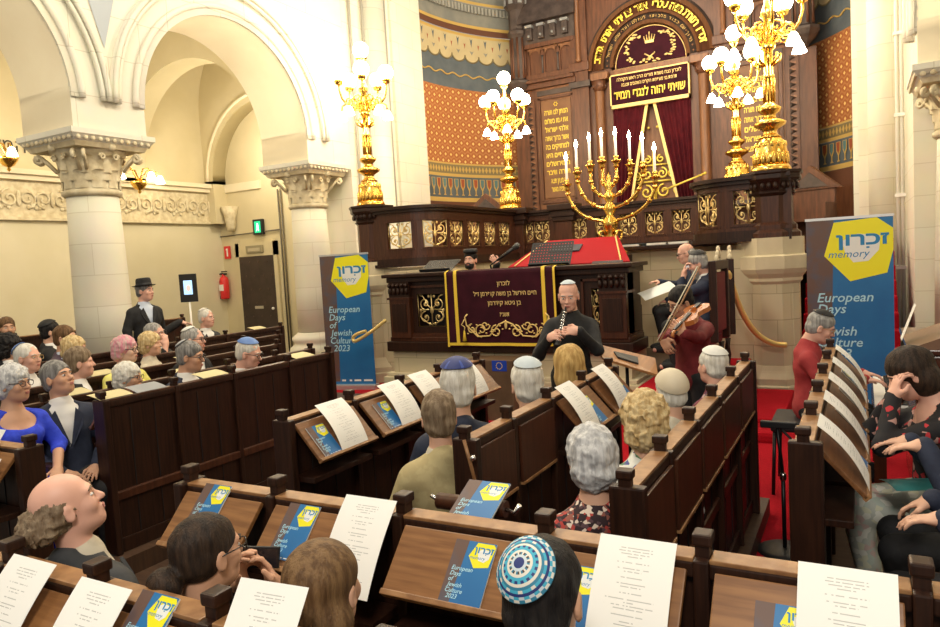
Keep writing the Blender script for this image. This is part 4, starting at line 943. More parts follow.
# velvet cloth
CXL,CXR=-4.92,-3.33; CZB=.86; FY=BY-.085
t=empty('velvet_cloth',(0,0,0),0,'burgundy velvet cloth with gold Hebrew embroidery hung over the carved desk','cloth')
def vel(u,v):
    x=CXL+(CXR-CXL)*u
    if v<.2: return (x,BY+.30-(.30+.085)*(v/.2)-.0,BZ1+.008)
    z=BZ1-(BZ1-CZB)*(v-.2)/.8; return (x,FY-.012*math.sin(u*17+v*2)*(v-.2)*1.2-.008,z)
m=MB(); m.grid(vel,60,24,BURG); m.obj('fabric',t)
def vstrip(u0,u1,v0,v1,mm,o=.008,n=24):
    def f(u,v): p=vel(u0+(u1-u0)*u,v0+(v1-v0)*v); return (p[0],p[1]-(o if v0+(v1-v0)*v>.195 else 0),p[2]+(0 if v0+(v1-v0)*v>.195 else o))
    mb2.grid(f,max(2,int(n*abs(u1-u0)*3)),n,mm)
mb2=MB(); vstrip(0,.018,0,1,YELB); vstrip(.085,.115,0,.955,YELB); vstrip(.885,.915,0,.955,YELB); vstrip(.982,1,0,1,YELB); vstrip(.02,.98,.955,.985,YELB,n=30); mb2.obj('gold_braid',t)
mb2=MB()
def onc(px_,py_): p=at(px_,py_,Y=FY-.03); return p
for s_,cx_,cy_,w in (('לזכרון',499,283,.20),('חיים הירשל בן משה קופרמן ז״ל',500,293,.98),('בן גיטא קידרמן',500,302.5,.52),('תשנ״ז',500.5,314,.15)):
    p=onc(cx_+4,cy_); mb2=MB(); put_text(mb2,heb(s_),GOLDT,T(p.x,FY-.028,p.z-.03)@Rx(PI/2),.082,w*.92,bold=.012); mb2.obj('embroidered_line',t)
mb2=MB(); c=onc(506,329); zc=c.z; xc=c.x; Yf=FY-.03
for s in (-1,1):
    P=lambda pts:[(xc+s*a,Yf,zc+b) for a,b in pts]
    for cx_,cz_,r0,a0,tn in ((.14,-.03,.085,PI/2,-1.3),(.36,-.01,.10,-PI/2,1.2),(.30,.05,.07,PI,1.1),(.50,.0,.07,PI/2,-1.1)):
        mb2.tube(P([(cx_+q[0],cz_+q[1]) for q in spiral((0,0),r0,r0*.2,a0,tn,16)]),.009,5,GOLDT)
    mb2.tube(P([(.0,.10),(.10,.06),(.24,-.09),(.42,-.10),(.58,.05),(.60,.16),(.56,.20)]),.011,5,GOLDT)
    for k in range(16):
        a=.05+.55*k/16; b=.06*math.sin(k*2.4); mb2.ball((xc+s*a,Yf,zc+b),(.016,.006,.010),GOLDT,None,6,5)
    mb2.tube(P([(.60,.14),(.66,.06),(.61,.03),(.62,-.04)]),.008,5,GOLDT); mb2.lathe([(.008,.0),(.015,-.03),(.03,-.14),(0,-.145)],8,YELB,T(xc+s*.62,Yf,zc-.02))
mb2.ball((xc,Yf,zc+.06),(.02,.006,.06),GOLDT); mb2.obj('embroidered_scrolls',t)
# red draped reading table behind
t=empty('reading_table',(0,0,0),0,'sloping reading table draped in red cloth in front of the menorah','table')
f0=[at(508,264,Y=9.1),at(630,264,Y=9.1)]; b0=[at(546,240,Y=10.0),at(618,237,Y=10.0)]
zf=(f0[0].z+f0[1].z)/2; zb=(b0[0].z+b0[1].z)/2; xa,xb=f0[0].x,f0[1].x; xc_,xd=b0[0].x,b0[1].x
m=MB(); m.add([(xa,9.1,zf),(xb,9.1,zf),(xd,10,zb),(xc_,10,zb),(xa,9.1,1.2),(xb,9.1,1.2),(xd+.1,10,1.2),(xc_-.1,10,1.2)],[(0,1,2,3),(4,5,1,0),(5,6,2,1),(7,4,0,3),(6,7,3,2)],REDC); m.obj('red_drape',t)
m=MB(); 
for a,b in (((xb-.12,9.1,zf+.006),(xd-.03,9.98,zb+.006)),((xa+.10,9.1,zf+.006),(xc_+.03,9.98,zb+.006))): m.tube([a,b],.012,4,GOLDT)
m.obj('gold_edging',t); m=MB(); m.box((xa+.1,9.2,.5),(xb-.1,9.95,1.25),WOOD); m.obj('carcass',t)
p=at(566,249,Y=9.6); m=MB(); m.box((-.22,-.12,0),(.22,.12,.02),mat('dark_book_cover',(.04,.04,.06),.6),bev=.004); o=m.obj('prayer_book',label='dark closed book lying on the red draped table',cat='book'); o.location=p; o.rotation_euler=(math.atan2(zb-zf,.9),0,.1)
# ---------------------------------------------------------------- menorah
MY=10.25; p0=at(611,236,Y=MY); t=empty('menorah',(p0.x,MY,0),0,'large gold menorah with eight burning white candles','menorah')
zz=lambda y: at(611,y,Y=MY).z
m=MB(); zb_=.5; m.box((-.25,-.22,.5),(.25,.22,zz(240)-.22),WOOD,bev=.02); m.obj('wooden_plinth',t)
m=MB(); z0=zz(240)-.22; m.lathe([(.24,z0),(.24,z0+.04),(.16,z0+.08),(.09,z0+.16),(.075,zz(232)),(.11,zz(226)),(.12,zz(221)),(.05,zz(216)),(.09,zz(210)),(.085,zz(206)),(.04,zz(202)),(.085,zz(198)),(.07,zz(194)),(.035,zz(191)),(.065,zz(187)),(.05,zz(183)),(.025,zz(181)),(.04,zz(178)),(.02,zz(175)),(0,zz(171))],24,BRASS)
for i in range(4): m.tube([(.08,0,z0+.2),(.17,0,z0+.24),(.19,0,z0+.34),(.12,0,z0+.36),(.09,0,z0+.30)],.02,6,BRASS,Rz(PI/4+i*PI/2))
m.obj('stem',t)
for (xl,yl),(xr,yr),yj in (((567,183),(655,175),221),((577,171),(643,165),208),((590,164),(630,163),197),((602,160),(616,159),186)):
    for (hx,hy_) in ((xl,yl),(xr,yr)):
        p=at(hx,hy_,Y=MY); w=p.x-p0.x; sg=1 if w>0 else -1; w=abs(w); zj=zz(yj); zt_=p.z-.10
        hh=min(zt_-zj,w*1.05); n=12; pts=[(sg*w*math.sin(PI/2*k/n),0,zj+hh-hh*math.cos(PI/2*k/n)) for k in range(n+1)]+[(sg*w,0,zt_)]
        m=MB(); m.tube(pts,.024,8,BRASS)
        for k in (4,8,11): m.ball(pts[k],.038,BRASS,None,10,8)
        m.lathe([(.025,zt_-.03),(.045,zt_),(.03,zt_+.03),(.07,zt_+.07),(.075,zt_+.085),(.03,zt_+.09),(.035,zt_+.12),(.04,zt_+.15)],14,BRASS,T(sg*w,0,0)); arm=m.obj('arm',t)
        m=MB(); m.lathe([(.019,zt_+.10),(.018,zt_+.43),(.004,zt_+.44)],12,mat('candle_wax',(.9,.88,.82),.5,emit=(1,.9,.7),estr=.25),T(sg*w,0,0)); cn=m.obj('candle',arm)
        m=MB(); m.lathe([(0,zt_+.43),(.022,zt_+.455),(.027,zt_+.48),(.015,zt_+.53),(0,zt_+.57)],10,FLAME,T(sg*w,0,0)); m.obj('flame',arm)
# ---------------------------------------------------------------- brass hand rails, step, stairs
def rail(label,pts,r=.028):
    m=MB(); 
    P=[Vector(p) for p in pts]; Q_=[]
    for i in range(len(P)-1):
        a=P[max(0,i-1)];b=P[i];c=P[i+1];d=P[min(len(P)-1,i+2)]
        for k in range(6):
            s=k/6; Q_.append(.5*((2*b)+(-a+c)*s+(2*a-5*b+4*c-d)*s*s+(-a+3*b-3*c+d)*s**3))
    Q_.append(P[-1]); m.tube(Q_,r,10,BRASSR); o=m.obj('hand_rail',label=label,cat='handrail'); return o
BRASSR=mat('rail_brass',(.88,.66,.24),.3,metal=.4)
rail('pale brass rail curving down the front of the right stone pedestal',[at(724,288,Y=8.75),at(721,278,Y=8.8),at(728,273,Y=8.85),at(733,288,Y=8.95),at(742,312,Y=9.15),at(756,333,Y=9.35),at(772,343,Y=9.5),at(786,345,Y=9.6)],.036)
rail('brass rail with a looped end crossing the left banner',[at(386,320,Y=8.2),at(372,331,Y=8.15),at(356,341,Y=8.1),at(353,338,Y=8.1),at(357,334,Y=8.1),at(366,331,Y=8.12)],.024)
m=MB(); 
for i in range(10): m.box((-.72+.0*i,9.6+i*.30,0),(.42,9.95+i*.30,.2*(i+1)),CARPET if True else 0,bev=.02)
m.obj('red_stairs',label='flight of red carpeted steps behind the right banner',cat='stairs')
m=MB(); m.box((-1.75,7.9,0),(-.75,9.6,.17),CARPET,bev=.03); m.box((-1.75,8.4,.17),(-1.25,9.6,.34),CARPET,bev=.02); m.box((-1.6,7.5,0),(-.78,7.95,.12),CARPET,bev=.04); m.obj('carpeted_step',label='low red carpeted steps at the foot of the stone pedestal',cat='step')
m=MB(); m.box((-2.75,2.0,0),(.9,9.6,.012),CARPET); m.box((-9.2,7.6,0),(-2.0,9.9,.010),CARPET); m.obj('floor_carpet',kind='structure')
# small wooden box with blue starred sticker in front of the stone base
p=at(495,366,Y=7.9); t=empty('wooden_step_box',(p.x,7.9,0),0,'dark wooden box with a small blue starred sticker before the stone base','box')
m=MB(); zt_=at(500,358,Y=7.9).z; m.box((-.34,-.2,0),(.34,.2,zt_),mat('box_wood',(.10,.055,.03),.5,col2=(.14,.08,.045),scale=5),bev=.01); m.obj('box_body',t)
p2=at(499,366,Y=7.69); m=MB(); m.box((p2.x-p.x-.10,-.205,p2.z-.065),(p2.x-p.x+.10,-.20,p2.z+.065),mat('flag_blue',(.01,.05,.42),.5))
for i in range(12): m.ball((p2.x-p.x+.04*math.cos(i*PI/6),-.207,p2.z+.04*math.sin(i*PI/6)),(.007,.002,.007),YELB,None,6,4)
m.obj('flag_sticker',t)
# books on the ledge
for i,(x,c,w) in enumerate(((635,(.30,.42,.5),.42),(655,(.6,.58,.5),.46),(678,(.55,.53,.48),.34))):
    p=at(x,238,Y=10.85); m=MB(); m.box((-w/2,-.1,0),(w/2,.1,.035),mat('book_cover_%d'%i,c,.6),bev=.004); m.box((-w/2+.01,-.102,.006),(w/2-.01,.09,.029),WHITE); o=m.obj('book',label=['pale blue flat book at the left end of the ledge','wide cream flat book in the middle of the ledge','grey flat book on the ledge nearest the seated men'][i],cat='book',group='books on the ledge'); o.location=(p.x,10.85,2.08)
# gabled stalls on the upper platform
for i,(x,y,w,h,rz,l) in enumerate(((-7.0,13.6,.8,1.05,.2,'small gabled wooden stall below the orange patterned wall'),(-.75,13.9,.8,.95,-.3,'wooden choir stall at the right of the apse'))):
    t=empty('choir_stall',(x,y,UPZ),rz,l,'stall')
    m=MB(); m.box((-w/2,-.05,0),(w/2,.05,h),WOODA,bev=.01); m.obj('back_panel',t)
    m=MB(); m.prism([(-w/2-.1,h),(w/2+.1,h),(0,h+.42)],1,-.08,.08,WOODA); m.prism([(-w/2+.1,h+.04),(w/2-.1,h+.04),(0,h+.30)],1,-.10,-.08,WOODAD); m.obj('gable',t)
    m=MB(); m.box((-w/2,-.5,0),(-w/2+.06,0,.7),WOODA); m.obj('side_panel',t); m=MB(); m.box((w/2-.06,-.5,0),(w/2,0,.7),WOODA); m.obj('side_panel',t); m=MB(); m.box((-w/2,-.5,.4),(w/2,0,.45),WOODA); m.obj('seat',t)
# ---------------------------------------------------------------- the ark front
t=empty('torah_ark',(-4.12,16.4,0),0,'tall carved wooden ark with an arched top, gold Hebrew letters and burgundy curtains','ark')
LIT=mat('gold_letters',(.92,.68,.08),.45,metal=.2)
z0=1.95
# carcass with a real arched recess
m=MB(); H=9.3
m.box((-3.05,.0,z0),(-.88,.4,H),WOODA); m.box((.88,.0,z0),(3.05,.4,H),WOODA)
n=32; R0=.88; zc=6.26
for i in range(n):
    a0,a1=PI-PI*i/n,PI-PI*(i+1)/n; p=(R0*math.cos(a0),zc+R0*math.sin(a0)); q=(R0*math.cos(a1),zc+R0*math.sin(a1))
    m.add([(p[0],0,p[1]),(q[0],0,q[1]),(q[0],0,H),(p[0],0,H)],[(0,1,2,3)],WOODA); m.add([(p[0],0,p[1]),(q[0],0,q[1]),(q[0],.35,q[1]),(p[0],.35,p[1])],[(0,1,2,3)],WOODAD,smooth=True)
m.box((-1,.3,z0),(1,.4,7.4),WOODAD); m.box((-.9,-.03,6.02),(.9,.1,6.20),WOODAL); m.box((-.95,.0,z0),(.95,.35,3.1),WOODA); m.obj('carcass',t)
m=MB(); n=40
def ringb(ra,rb,y0,y1,mm,a0=0,a1=PI):
    ra*=.92; rb*=.92
    for i in range(n):
        t0,t1=a0+(a1-a0)*i/n,a0+(a1-a0)*(i+1)/n; P=[(r*math.cos(a),zc+r*math.sin(a)) for r in (ra,rb) for a in (t0,t1)]
        m.add([(P[0][0],y0,P[0][1]),(P[1][0],y0,P[1][1]),(P[3][0],y0,P[3][1]),(P[2][0],y0,P[2][1])],[(0,1,2,3)],mm,smooth=True)
        for k in ((0,1),(2,3)): m.add([(P[k[0]][0],y0,P[k[0]][1]),(P[k[1]][0],y0,P[k[1]][1]),(P[k[1]][0],y1,P[k[1]][1]),(P[k[0]][0],y1,P[k[0]][1])],[(0,1,2,3)],mm,smooth=True)
ringb(.90,.98,-.06,.1,WOODAL); ringb(.98,1.14,-.02,.05,WOODAD); ringb(1.14,1.20,-.08,0,WOODAL); ringb(1.20,1.44,-.04,0,WOODA); ringb(1.44,1.54,-.11,0,WOODAL); ringb(1.54,1.60,-.06,0,WOODAD)
for i in range(26):
    a=PI*(i+.5)/26; m.ball((.975*math.cos(a),-.03,zc+.975*math.sin(a)),(.022,.02,.022),WOODAL,None,8,6)
m.obj('arch_moulding',t)
m=MB(); txt='זכרו תורת משה עבדי אשר צויתי אותו בחרב'; L_=len(txt)
for i,chh in enumerate(txt):
    a=math.radians(8)+math.radians(164)*(i+.5)/L_
    if chh!=' ': put_text(m,chh,LIT,T(1.215*math.cos(a),-.05,zc+1.215*math.sin(a))@Ry(-(a-PI/2))@T(0,0,-.075)@Rx(PI/2),.235,bold=.028,ext=.02)
m.obj('arch_lettering',t)
m=MB()
txt='ברוך שם כבוד מלכותו לעולם ועד שמע ישראל'
for i,chh in enumerate(txt):
    a=math.radians(14)+math.radians(152)*(i+.5)/len(txt)
    if chh!=' ': put_text(m,chh,GLD,T(.975*math.cos(a),-.045,zc+.975*math.sin(a))@Ry(-(a-PI/2))@T(0,0,-.035)@Rx(PI/2),.10,bold=.01)
m.obj('inner_arch_lettering',t)
# lunette cloth
m=MB(); n=32; vs=[(.85*math.cos(PI*i/n),.08,zc-.08+.90*math.sin(PI*i/n)) for i in range(n+1)]; vs2=[(x,y+.02,z) for x,y,z in vs]; m.add(vs,[list(range(n+1))],BURG); m.add(vs2,[list(range(n,-1,-1))],BURG); m.obj('lunette_cloth',t)
m=MB()
m.tube([(.80*math.cos(PI*i/32),.065,zc-.04+.84*math.sin(PI*i/32)) for i in range(33)],.012,5,GOLDT); m.tube([(-.80,.065,zc-.04),(.80,.065,zc-.04)],.012,5,GOLDT)
random.seed(3)
for q in (-1,1):
    for i in range(20):
        u=i/19; a=math.radians(-100+205*u); x=q*(.30+.24*math.cos(a)) if u>.15 else q*(.27*u/.15); z=zc+.34+.29*math.sin(a)
        for k in range(2): m.ball((x+random.uniform(-.045,.045),.065,z+random.uniform(-.045,.045)),(.036,.012,.022),GOLDT,None,6,5)
    m.tube([(q*-.08,.06,zc+.06),(q*.12,.06,zc+.20)],.018,5,GOLDT)
m.box((-.10,.05,zc+.42),(.10,.07,zc+.48),GOLDT); 
for k in range(5):
    x=-.11+.055*k; m.tube([(x*.85,.06,zc+.48),(x*1.1,.06,zc+.56+.02*(2-abs(k-2)))],[.018,.01],5,GOLDT); m.ball((x*1.1,.06,zc+.575+.02*(2-abs(k-2))),.014,GOLDT,None,6,5)
m.ball((0,.06,zc+.64),(.015,.01,.03),GOLDT); m.obj('gold_crown_and_wreath',t)
# valance
m=MB(); m.box((-.88,-.14,5.32),(.88,-.06,6.05),BURG,bev=.01); m.obj('valance',t)
m=MB()
for a,b,c,e in ((-.895,.895,5.30,5.38),(-.895,.895,6.03,6.06),(-.895,-.865,5.3,6.06),(.865,.895,5.3,6.06)): m.box((a,-.155,c),(b,-.05,e),GOLDT)
for i in range(62): m.box((-.94+i*.03335,-.15,5.20+.0),(-.94+i*.0303+.018,-.10,5.31),GOLDT) if False else None
m.obj('valance_braid',t)
m=MB(); put_text(m,heb('שויתי יהוה לנגדי תמיד'),LIT,T(0,-.147,5.50)@Rx(PI/2),.27,1.60,bold=.022,ext=.01); m.obj('valance_lettering',t); m=MB()
put_text(m,heb('לזכרון נצח נשמת מורינו הרב ראש הקהלה'),GOLDT,T(0,-.147,5.90)@Rx(PI/2),.11,1.45,bold=.008); m.obj('valance_lettering',t); m=MB(); put_text(m,heb('תרומת בני משפחתו היקרים והאהובים תנצבה'),GOLDT,T(0,-.147,5.77)@Rx(PI/2),.11,1.25,bold=.008); m.obj('valance_lettering',t)
# curtains
def curt(s):
    m=MB()
    def f(u,v):
        z=5.34-(5.34-2.9)*v; xo=.88; xi=.06+.50*v
        if s<0: xi=.10+.42*v if False else xi
        x=xi+(xo-xi)*u; return (s*x,-.03+.045*math.sin(u*34)*(.5+.5*v),z)
    m.grid(f,70,10,CURT); o=m.obj('curtain',t)
    m=MB(); m.grid(lambda u,v:(s*(.045+.50*v+.07*u),-.055,5.34-2.44*v),1,10,GOLDT); m.obj('curtain_braid',o)
    m=MB(); 
    for k in range(8): m.ball((s*(.10+.50*(k+.5)/8),-.065,5.34-2.44*(k+.5)/8),(.012,.006,.10),BURG,None,6,6)
curt(-1); curt(1)
# gate behind
m=MB(); m.box((-.75,.15,z0),(.75,.2,5.3),WOODAL)
m.obj('inner_door',t)
m=MB()
for s in (-1,1):
    for cz,cx_,r,tn in ((3.35,.20,.16,1.4),(3.35,.50,.13,-1.4),(3.75,.17,.13,-1.4),(3.72,.42,.11,1.4),(4.08,.15,.09,1.2)):
        m.tube([(s*(cx_+p[0]),.08,cz+p[1]) for p in spiral((0,0),r,.02,PI/2,tn,18)],.022,6,GOLD)
    m.tube([(s*.02,.08,3.0),(s*.02,.08,4.3)],.02,6,GOLD); m.ball((s*.1,.08,4.8),(.03,.02,.03),GOLD); 
m.tube([(-.75,.08,3.15),(.75,.08,3.15)],.025,6,GOLD); m.tube([(-.6,.08,3.58),(.6,.08,3.58)],.022,6,GOLD); m.tube([(-.45,.08,3.95),(.45,.08,3.95)],.018,6,GOLD); m.obj('gilded_gate',t)
# columns, pilasters, saw strips
def saw(x,za,zb,w=.14):
    m=MB(); m.box((x-w*.85,-.05,za),(x+w*.85,0,zb),WOODA); k=int((zb-za)/.13)
    for i in range(k):
        z=za+(zb-za)*(i+.5)/k; m.add([(x-w*.5,-.055,z+.06),(x+w*.5,-.055,z+.0),(x-w*.5,-.055,z-.06),(x-w*.1,-.10,z)],[(0,1,3),(1,2,3),(2,0,3)],WOODAD); m.add([(x-w*.5,-.055,z+.06),(x+w*.5,-.055,z),(x+w*.5,-.055,z+.06)],[(0,1,2)],WOODAL)
    m.obj('carved_strip',t)
for s in (-1,1):
    m=MB(); m.lathe([(.13,2.9),(.14,3.0),(.11,3.05),(.11,5.75),(.13,5.8)],16,WOODAL,T(s*1.17,-.06,0)); m.obj('column',t)
    m=MB(); m.lathe([(.12,5.76),(.15,5.85),(.19,6.0)],12,WOODA,T(s*1.17,-.06,0)); m.box((s*1.12-.20,-.24,6.0),(s*1.12+.20,.02,6.16),WOODAL,bev=.015)
    for k in range(8): m.ball((.15,0,5.88),(.03,.03,.05),WOODA,T(s*1.17,-.06,0)@Rz(k*PI/4),8,6)
    m.obj('column_capital',t)
    m=MB(); m.box((s*1.17-.2,-.2,2.5),(s*1.17+.2,.02,2.92),WOODA,bev=.01); m.obj('column_plinth',t)
    m=MB(); m.box((s*1.62-.20,-.10,z0),(s*1.62+.20,.02,H),WOODA); m.box((s*1.62-.26,-.18,5.92),(s*1.62+.26,0,6.06),WOODAD,bev=.01); m.box((s*1.62-.24,-.16,6.3),(s*1.62+.24,0,6.5),WOODA,bev=.02)
    m.box((s*1.62-.3,-.2,8.2),(s*1.62+.3,0,8.5),WOODA,bev=.02); m.lathe([(.06,6.5),(.075,6.55),(.05,6.62),(.05,7.9),(.08,8.0),(.10,8.1)],12,WOODAL,T(s*1.62,-.14,0)); m.obj('pilaster',t)
    saw(s*1.62,3.0,5.85); 
    # tablet bay
    m=MB(); m.box((s*2.28-.50,-.02,z0),(s*2.28+.50,.02,6.1),WOODAL); m.box((s*2.28-.46,-.07,3.35),(s*2.28-.40,0,5.85),WOODA); m.box((s*2.28+.40,-.07,3.35),(s*2.28+.46,0,5.85),WOODA); m.box((s*2.28-.46,-.07,5.80),(s*2.28+.46,0,5.86),WOODA); m.box((s*2.28-.46,-.07,3.3),(s*2.28+.46,0,3.38),WOODA)
    m.box((s*2.28-.48,-.05,5.9),(s*2.28+.48,0,6.02),WOODAD,bev=.01); m.obj('bay_frame',t)
    m=MB(); m.box((s*2.28-.38,-.05,3.42),(s*2.28+.38,-.03,5.76),mat('tablet_wood',(.17,.075,.03),.5,col2=(.22,.10,.04),scale=3),bev=.01); tb=m.obj('text_tablet',t)
    m=MB(); lines=['אשר ברוך אתה','אלהי ישראל','הנותן לנו תורה','את עמו בשלום','כי מציון תצא','תורה ודבר','ה מירושלים','עץ חיים היא','למחזיקים בה','ותמכיה מאשר']
    rnd=random.Random(5 if s<0 else 9); ll=lines[:]; rnd.shuffle(ll)
    for k,tx in enumerate(ll): m=MB(); put_text(m,heb(tx),LIT,T(s*2.28,-.056,5.42-.205*k)@Rx(PI/2),.17,.60 if k<8 else .40,bold=.02); m.obj('gold_text_line',tb)
    m=MB()
    for k in range(6): m.ball((s*2.28+.04*math.cos(k*PI/3),-.056,5.66+.04*math.sin(k*PI/3)),(.018,.004,.018),LIT,None,6,4)
    m.obj('gold_rosette',tb)
    saw(s*2.94,3.0,5.85,.13)
    # entablature and blind arcade
    m=MB(); m.box((s*2.4-.68,-.14,6.08),(s*2.4+.68,0,6.2),WOODA,bev=.01); m.box((s*2.4-.66,-.24,6.2),(s*2.4+.66,0,6.27),WOODA,bev=.01); m.obj('entablature',t)
    m=MB()
    for k in range(3):
        xc_=s*2.36+(k-1)*.40; m.box((xc_-.2,-.05,6.4),(xc_-.14,0,7.0),WOODA); m.box((xc_+.14,-.05,6.4),(xc_+.2,0,7.0),WOODA)
        for i in range(10):
            a0,a1=PI*i/10,PI*(i+1)/10; m.add([(xc_+.14*math.cos(a0),-.05,6.85+.14*math.sin(a0)),(xc_+.14*math.cos(a1),-.05,6.85+.14*math.sin(a1)),(xc_+.2*math.cos(a1)*1,-.05,7.07),(xc_+.2*math.cos(a0),-.05,7.07)],[(0,1,2,3)],WOODAL)
        m.lathe([(.03,6.42),(.022,6.5),(.022,6.78),(.04,6.85)],8,WOODAD,T(xc_+.2,-.07,0))
    m.box((s*2.36-.62,-.12,6.3),(s*2.36+.62,0,6.42),WOODA,bev=.01); m.box((s*2.36-.62,-.14,7.05),(s*2.36+.62,0,7.15),WOODA,bev=.01); m.obj('blind_arcade',t)
    m=MB()
    for k in range(4): 
        xc_=s*2.36+(k-1.5)*.30; m.box((xc_-.07,-.24,7.22),(xc_+.07,-.06,7.52),WOODAD,bev=.015); m.box((xc_-.09,-.27,7.5),(xc_+.09,-.06,7.56),mat('crest_grey',(.25,.25,.25),.5)); m.ball((xc_,-.25,7.3),.035,mat('crest_grey',(.25,.25,.25),.5),None,8,6)
    m.box((s*2.36-.66,-.12,7.15),(s*2.36+.66,.02,7.62),WOODAD); m.prism([(-.30,7.62),(.2,7.62),(.2,8.6),(.0,8.5)],0,s*2.36-.72,s*2.36+.72,WOODAD); m.obj('crested_cornice',t)
    # turret
    m=MB(); M=T(s*3.18,-.10,0)
    m.lathe([(.06,5.95),(.24,6.15),(.30,6.25),(.30,6.30),(.17,6.36),(.17,7.35),(.23,7.42),(.23,7.5),(.19,7.55),(.19,8.0),(.28,8.1),(.30,8.4),(.22,8.5),(.22,9.2)],8,WOODAD,M,phase=PI/8,smooth=False)
    for k in range(8): m.tube([(.17,0,6.38),(.17,0,7.34)],.028,6,WOODA,M@Rz(k*PI/4+PI/8)); m.box((-.05,-.30,8.12),(.05,-.27,8.36),mat('crest_grey',(.25,.25,.25),.5),M@Rz(k*PI/4))
    m.box((s*3.18-.2,-.02,z0),(s*3.18+.2,.35,5.95),WOODA); m.obj('corner_turret',t)
m=MB(); m.box((-3.3,-.5,2.85),(3.3,0,2.95),WOODAD,bev=.01); m.box((-1.3,-.35,2.95),(1.3,0,3.05),WOODA,bev=.01); m.obj('altar_shelf',t)
p=at(685,172,Y=15.9); m=MB(); m.tube([(-.45,0,-.14),(.45,0,.14)],.022,8,GOLD); m.ball((.45,0,.14),.035,GOLD); o=m.obj('gilded_pointer_rod',label='short gold rod slanting before the right curtain of the ark',cat='rod'); o.location=at(684,182,Y=16.0)
# ---------------------------------------------------------------- posters, booklets, sheets
PBLUE=mat('poster_blue',(.018,.17,.42),.45,col2=(.012,.13,.36),scale=2); PBROWN=mat('poster_brown',(.13,.075,.06),.5,col2=(.07,.09,.14),scale=5,contrast=(.45,.7)); PYEL=mat('poster_yellow',(.86,.80,.01),.45); PWHT=mat('poster_white',(.78,.80,.78),.5); PTXT=mat('poster_text',(.42,.72,.86),.5); PHEB=mat('poster_letter_blue',(.02,.22,.48),.5)
def poster_art(m,w,h,M=None,full=True,dz=.0008,logos=True):
    """poster lying in XY: x 0..w, y 0..h, z up"""
    M=M or Matrix.Identity(4); q=lambda pts,z,mm: m.add([(x*w,y*h,z) for x,y in pts],[list(range(len(pts)))],mm,M)
    q([(0,0),(1,0),(1,1),(0,1)],dz,PBLUE); q([(0,0.02),(.26,0.02),(.33,1),(0,1)],dz*2,PBROWN)
    tall=h/w>1.9
    if tall:
        q([(.33,.985),(.82,1.0),(1.0,.94),(1.0,.83),(.93,.71),(.51,.67),(.21,.81)],dz*3,PYEL); q([(.42,.885),(.60,.92),(.86,.905),(.84,.83),(.72,.775),(.55,.77),(.46,.82)],dz*4,PWHT)
        put_text(m,heb('זכרון'),PHEB,M@T(.655*w,.862*h,dz*5),.22*w,.60*w,bold=.03); m.box((.70*w,.842*h,dz*5),(.735*w,.851*h,dz*6),PHEB,M)
        put_text(m,'memory',PHEB,M@T(.50*w,.798*h,dz*5),.135*w,.48*w,shear=.25)
        lines=[(.118,.562-.0605*i,.172) for i in range(6)]
    else:
        q([(.55,.985),(.95,.985),(1.0,.94),(.94,.64),(.60,.60),(.41,.77)],dz*3,PYEL); q([(.60,.86),(.72,.90),(.92,.88),(.90,.76),(.80,.70),(.66,.72)],dz*4,PWHT)
        put_text(m,heb('זכרון'),PHEB,M@T(.745*w,.835*h,dz*5),.20*w,.46*w,bold=.03); m.box((.79*w,.812*h,dz*5),(.815*w,.825*h,dz*6),PHEB,M)
        put_text(m,'memory',PHEB,M@T(.63*w,.735*h,dz*5),.11*w,.38*w,shear=.25)
        lines=[(.095,.535-.083*i,.135) for i in range(6)]
    for i,(s,(x,y,sz)) in enumerate(zip(('European','Days','of','Jewish','Culture','2023'),lines)):
        put_text(m,s,PTXT,M@T((x+(.05 if i==5 else 0))*w,y*h,dz*5),sz*w,shear=.22,align='L',bold=.010)
    if logos:
        for i,(x,ww) in enumerate(((.08,.07),(.30,.08),(.46,.05),(.56,.14),(.76,.18))): q([(x,.022),(x+ww,.022),(x+ww,.036),(x,.036)],dz*5,PWHT)
def banner(loc,rz,w,h,label):
    t=empty('roll_up_banner',loc,rz,label,'banner')
    m=MB(); m.box((-w/2-.02,-.10,0),(w/2+.02,.10,.09),mat('banner_base_silver',(.6,.6,.6),.35,metal=.6),bev=.015); m.obj('base',t)
    m=MB(); m.box((-w/2,-.004,.06),(w/2,.004,h),PBLUE); poster_art(m,w,h-.10,T(-w/2,-.0055,.09)@Rx(PI/2)); m.obj('printed_panel',t)
    m=MB(); m.box((-w/2-.01,-.012,h-.01),(w/2+.01,.012,h+.02),mat('banner_base_silver',(.6,.6,.6),.35,metal=.6)); m.obj('top_bar',t)
    m=MB(); m.tube([(0,.05,.05),(0,.03,h)],.012,6,CHROME); m.obj('support_pole',t); return t
a=at(322.6,254,Z=2.245); b=at(370,249,Y=a.y+.2); 
banner((-7.40,9.17,0),.22,.86,2.22,'roll-up banner left of the stone pedestal, partly crossed by a brass rail')
banner((-.125,9.15,0),.02,.87,2.24,'roll-up banner behind the pianist in the red shirt')
SHEET=bpy.data.materials.new('printed_sheet'); SHEET.use_nodes=True
nt=SHEET.node_tree; b_=nt.nodes['Principled BSDF']; b_.inputs['Roughness'].default_value=.7
tc=nt.nodes.new('ShaderNodeTexCoord'); sp=nt.nodes.new('ShaderNodeSeparateXYZ'); nt.links.new(tc.outputs['UV'],sp.inputs[0])
def mth(op,a,b=None):
    n=nt.nodes.new('ShaderNodeMath'); n.operation=op
    for i,v in enumerate((a,b)):
        if v is None: continue
        if isinstance(v,(int,float)): n.inputs[i].default_value=v
        else: nt.links.new(v,n.inputs[i])
    return n.outputs[0]
u,v=sp.outputs[0],sp.outputs[1]
lf=mth('MULTIPLY',v,40); ln=mth('LESS_THAN',mth('FRACT',lf),.32); row=mth('FLOOR',lf)
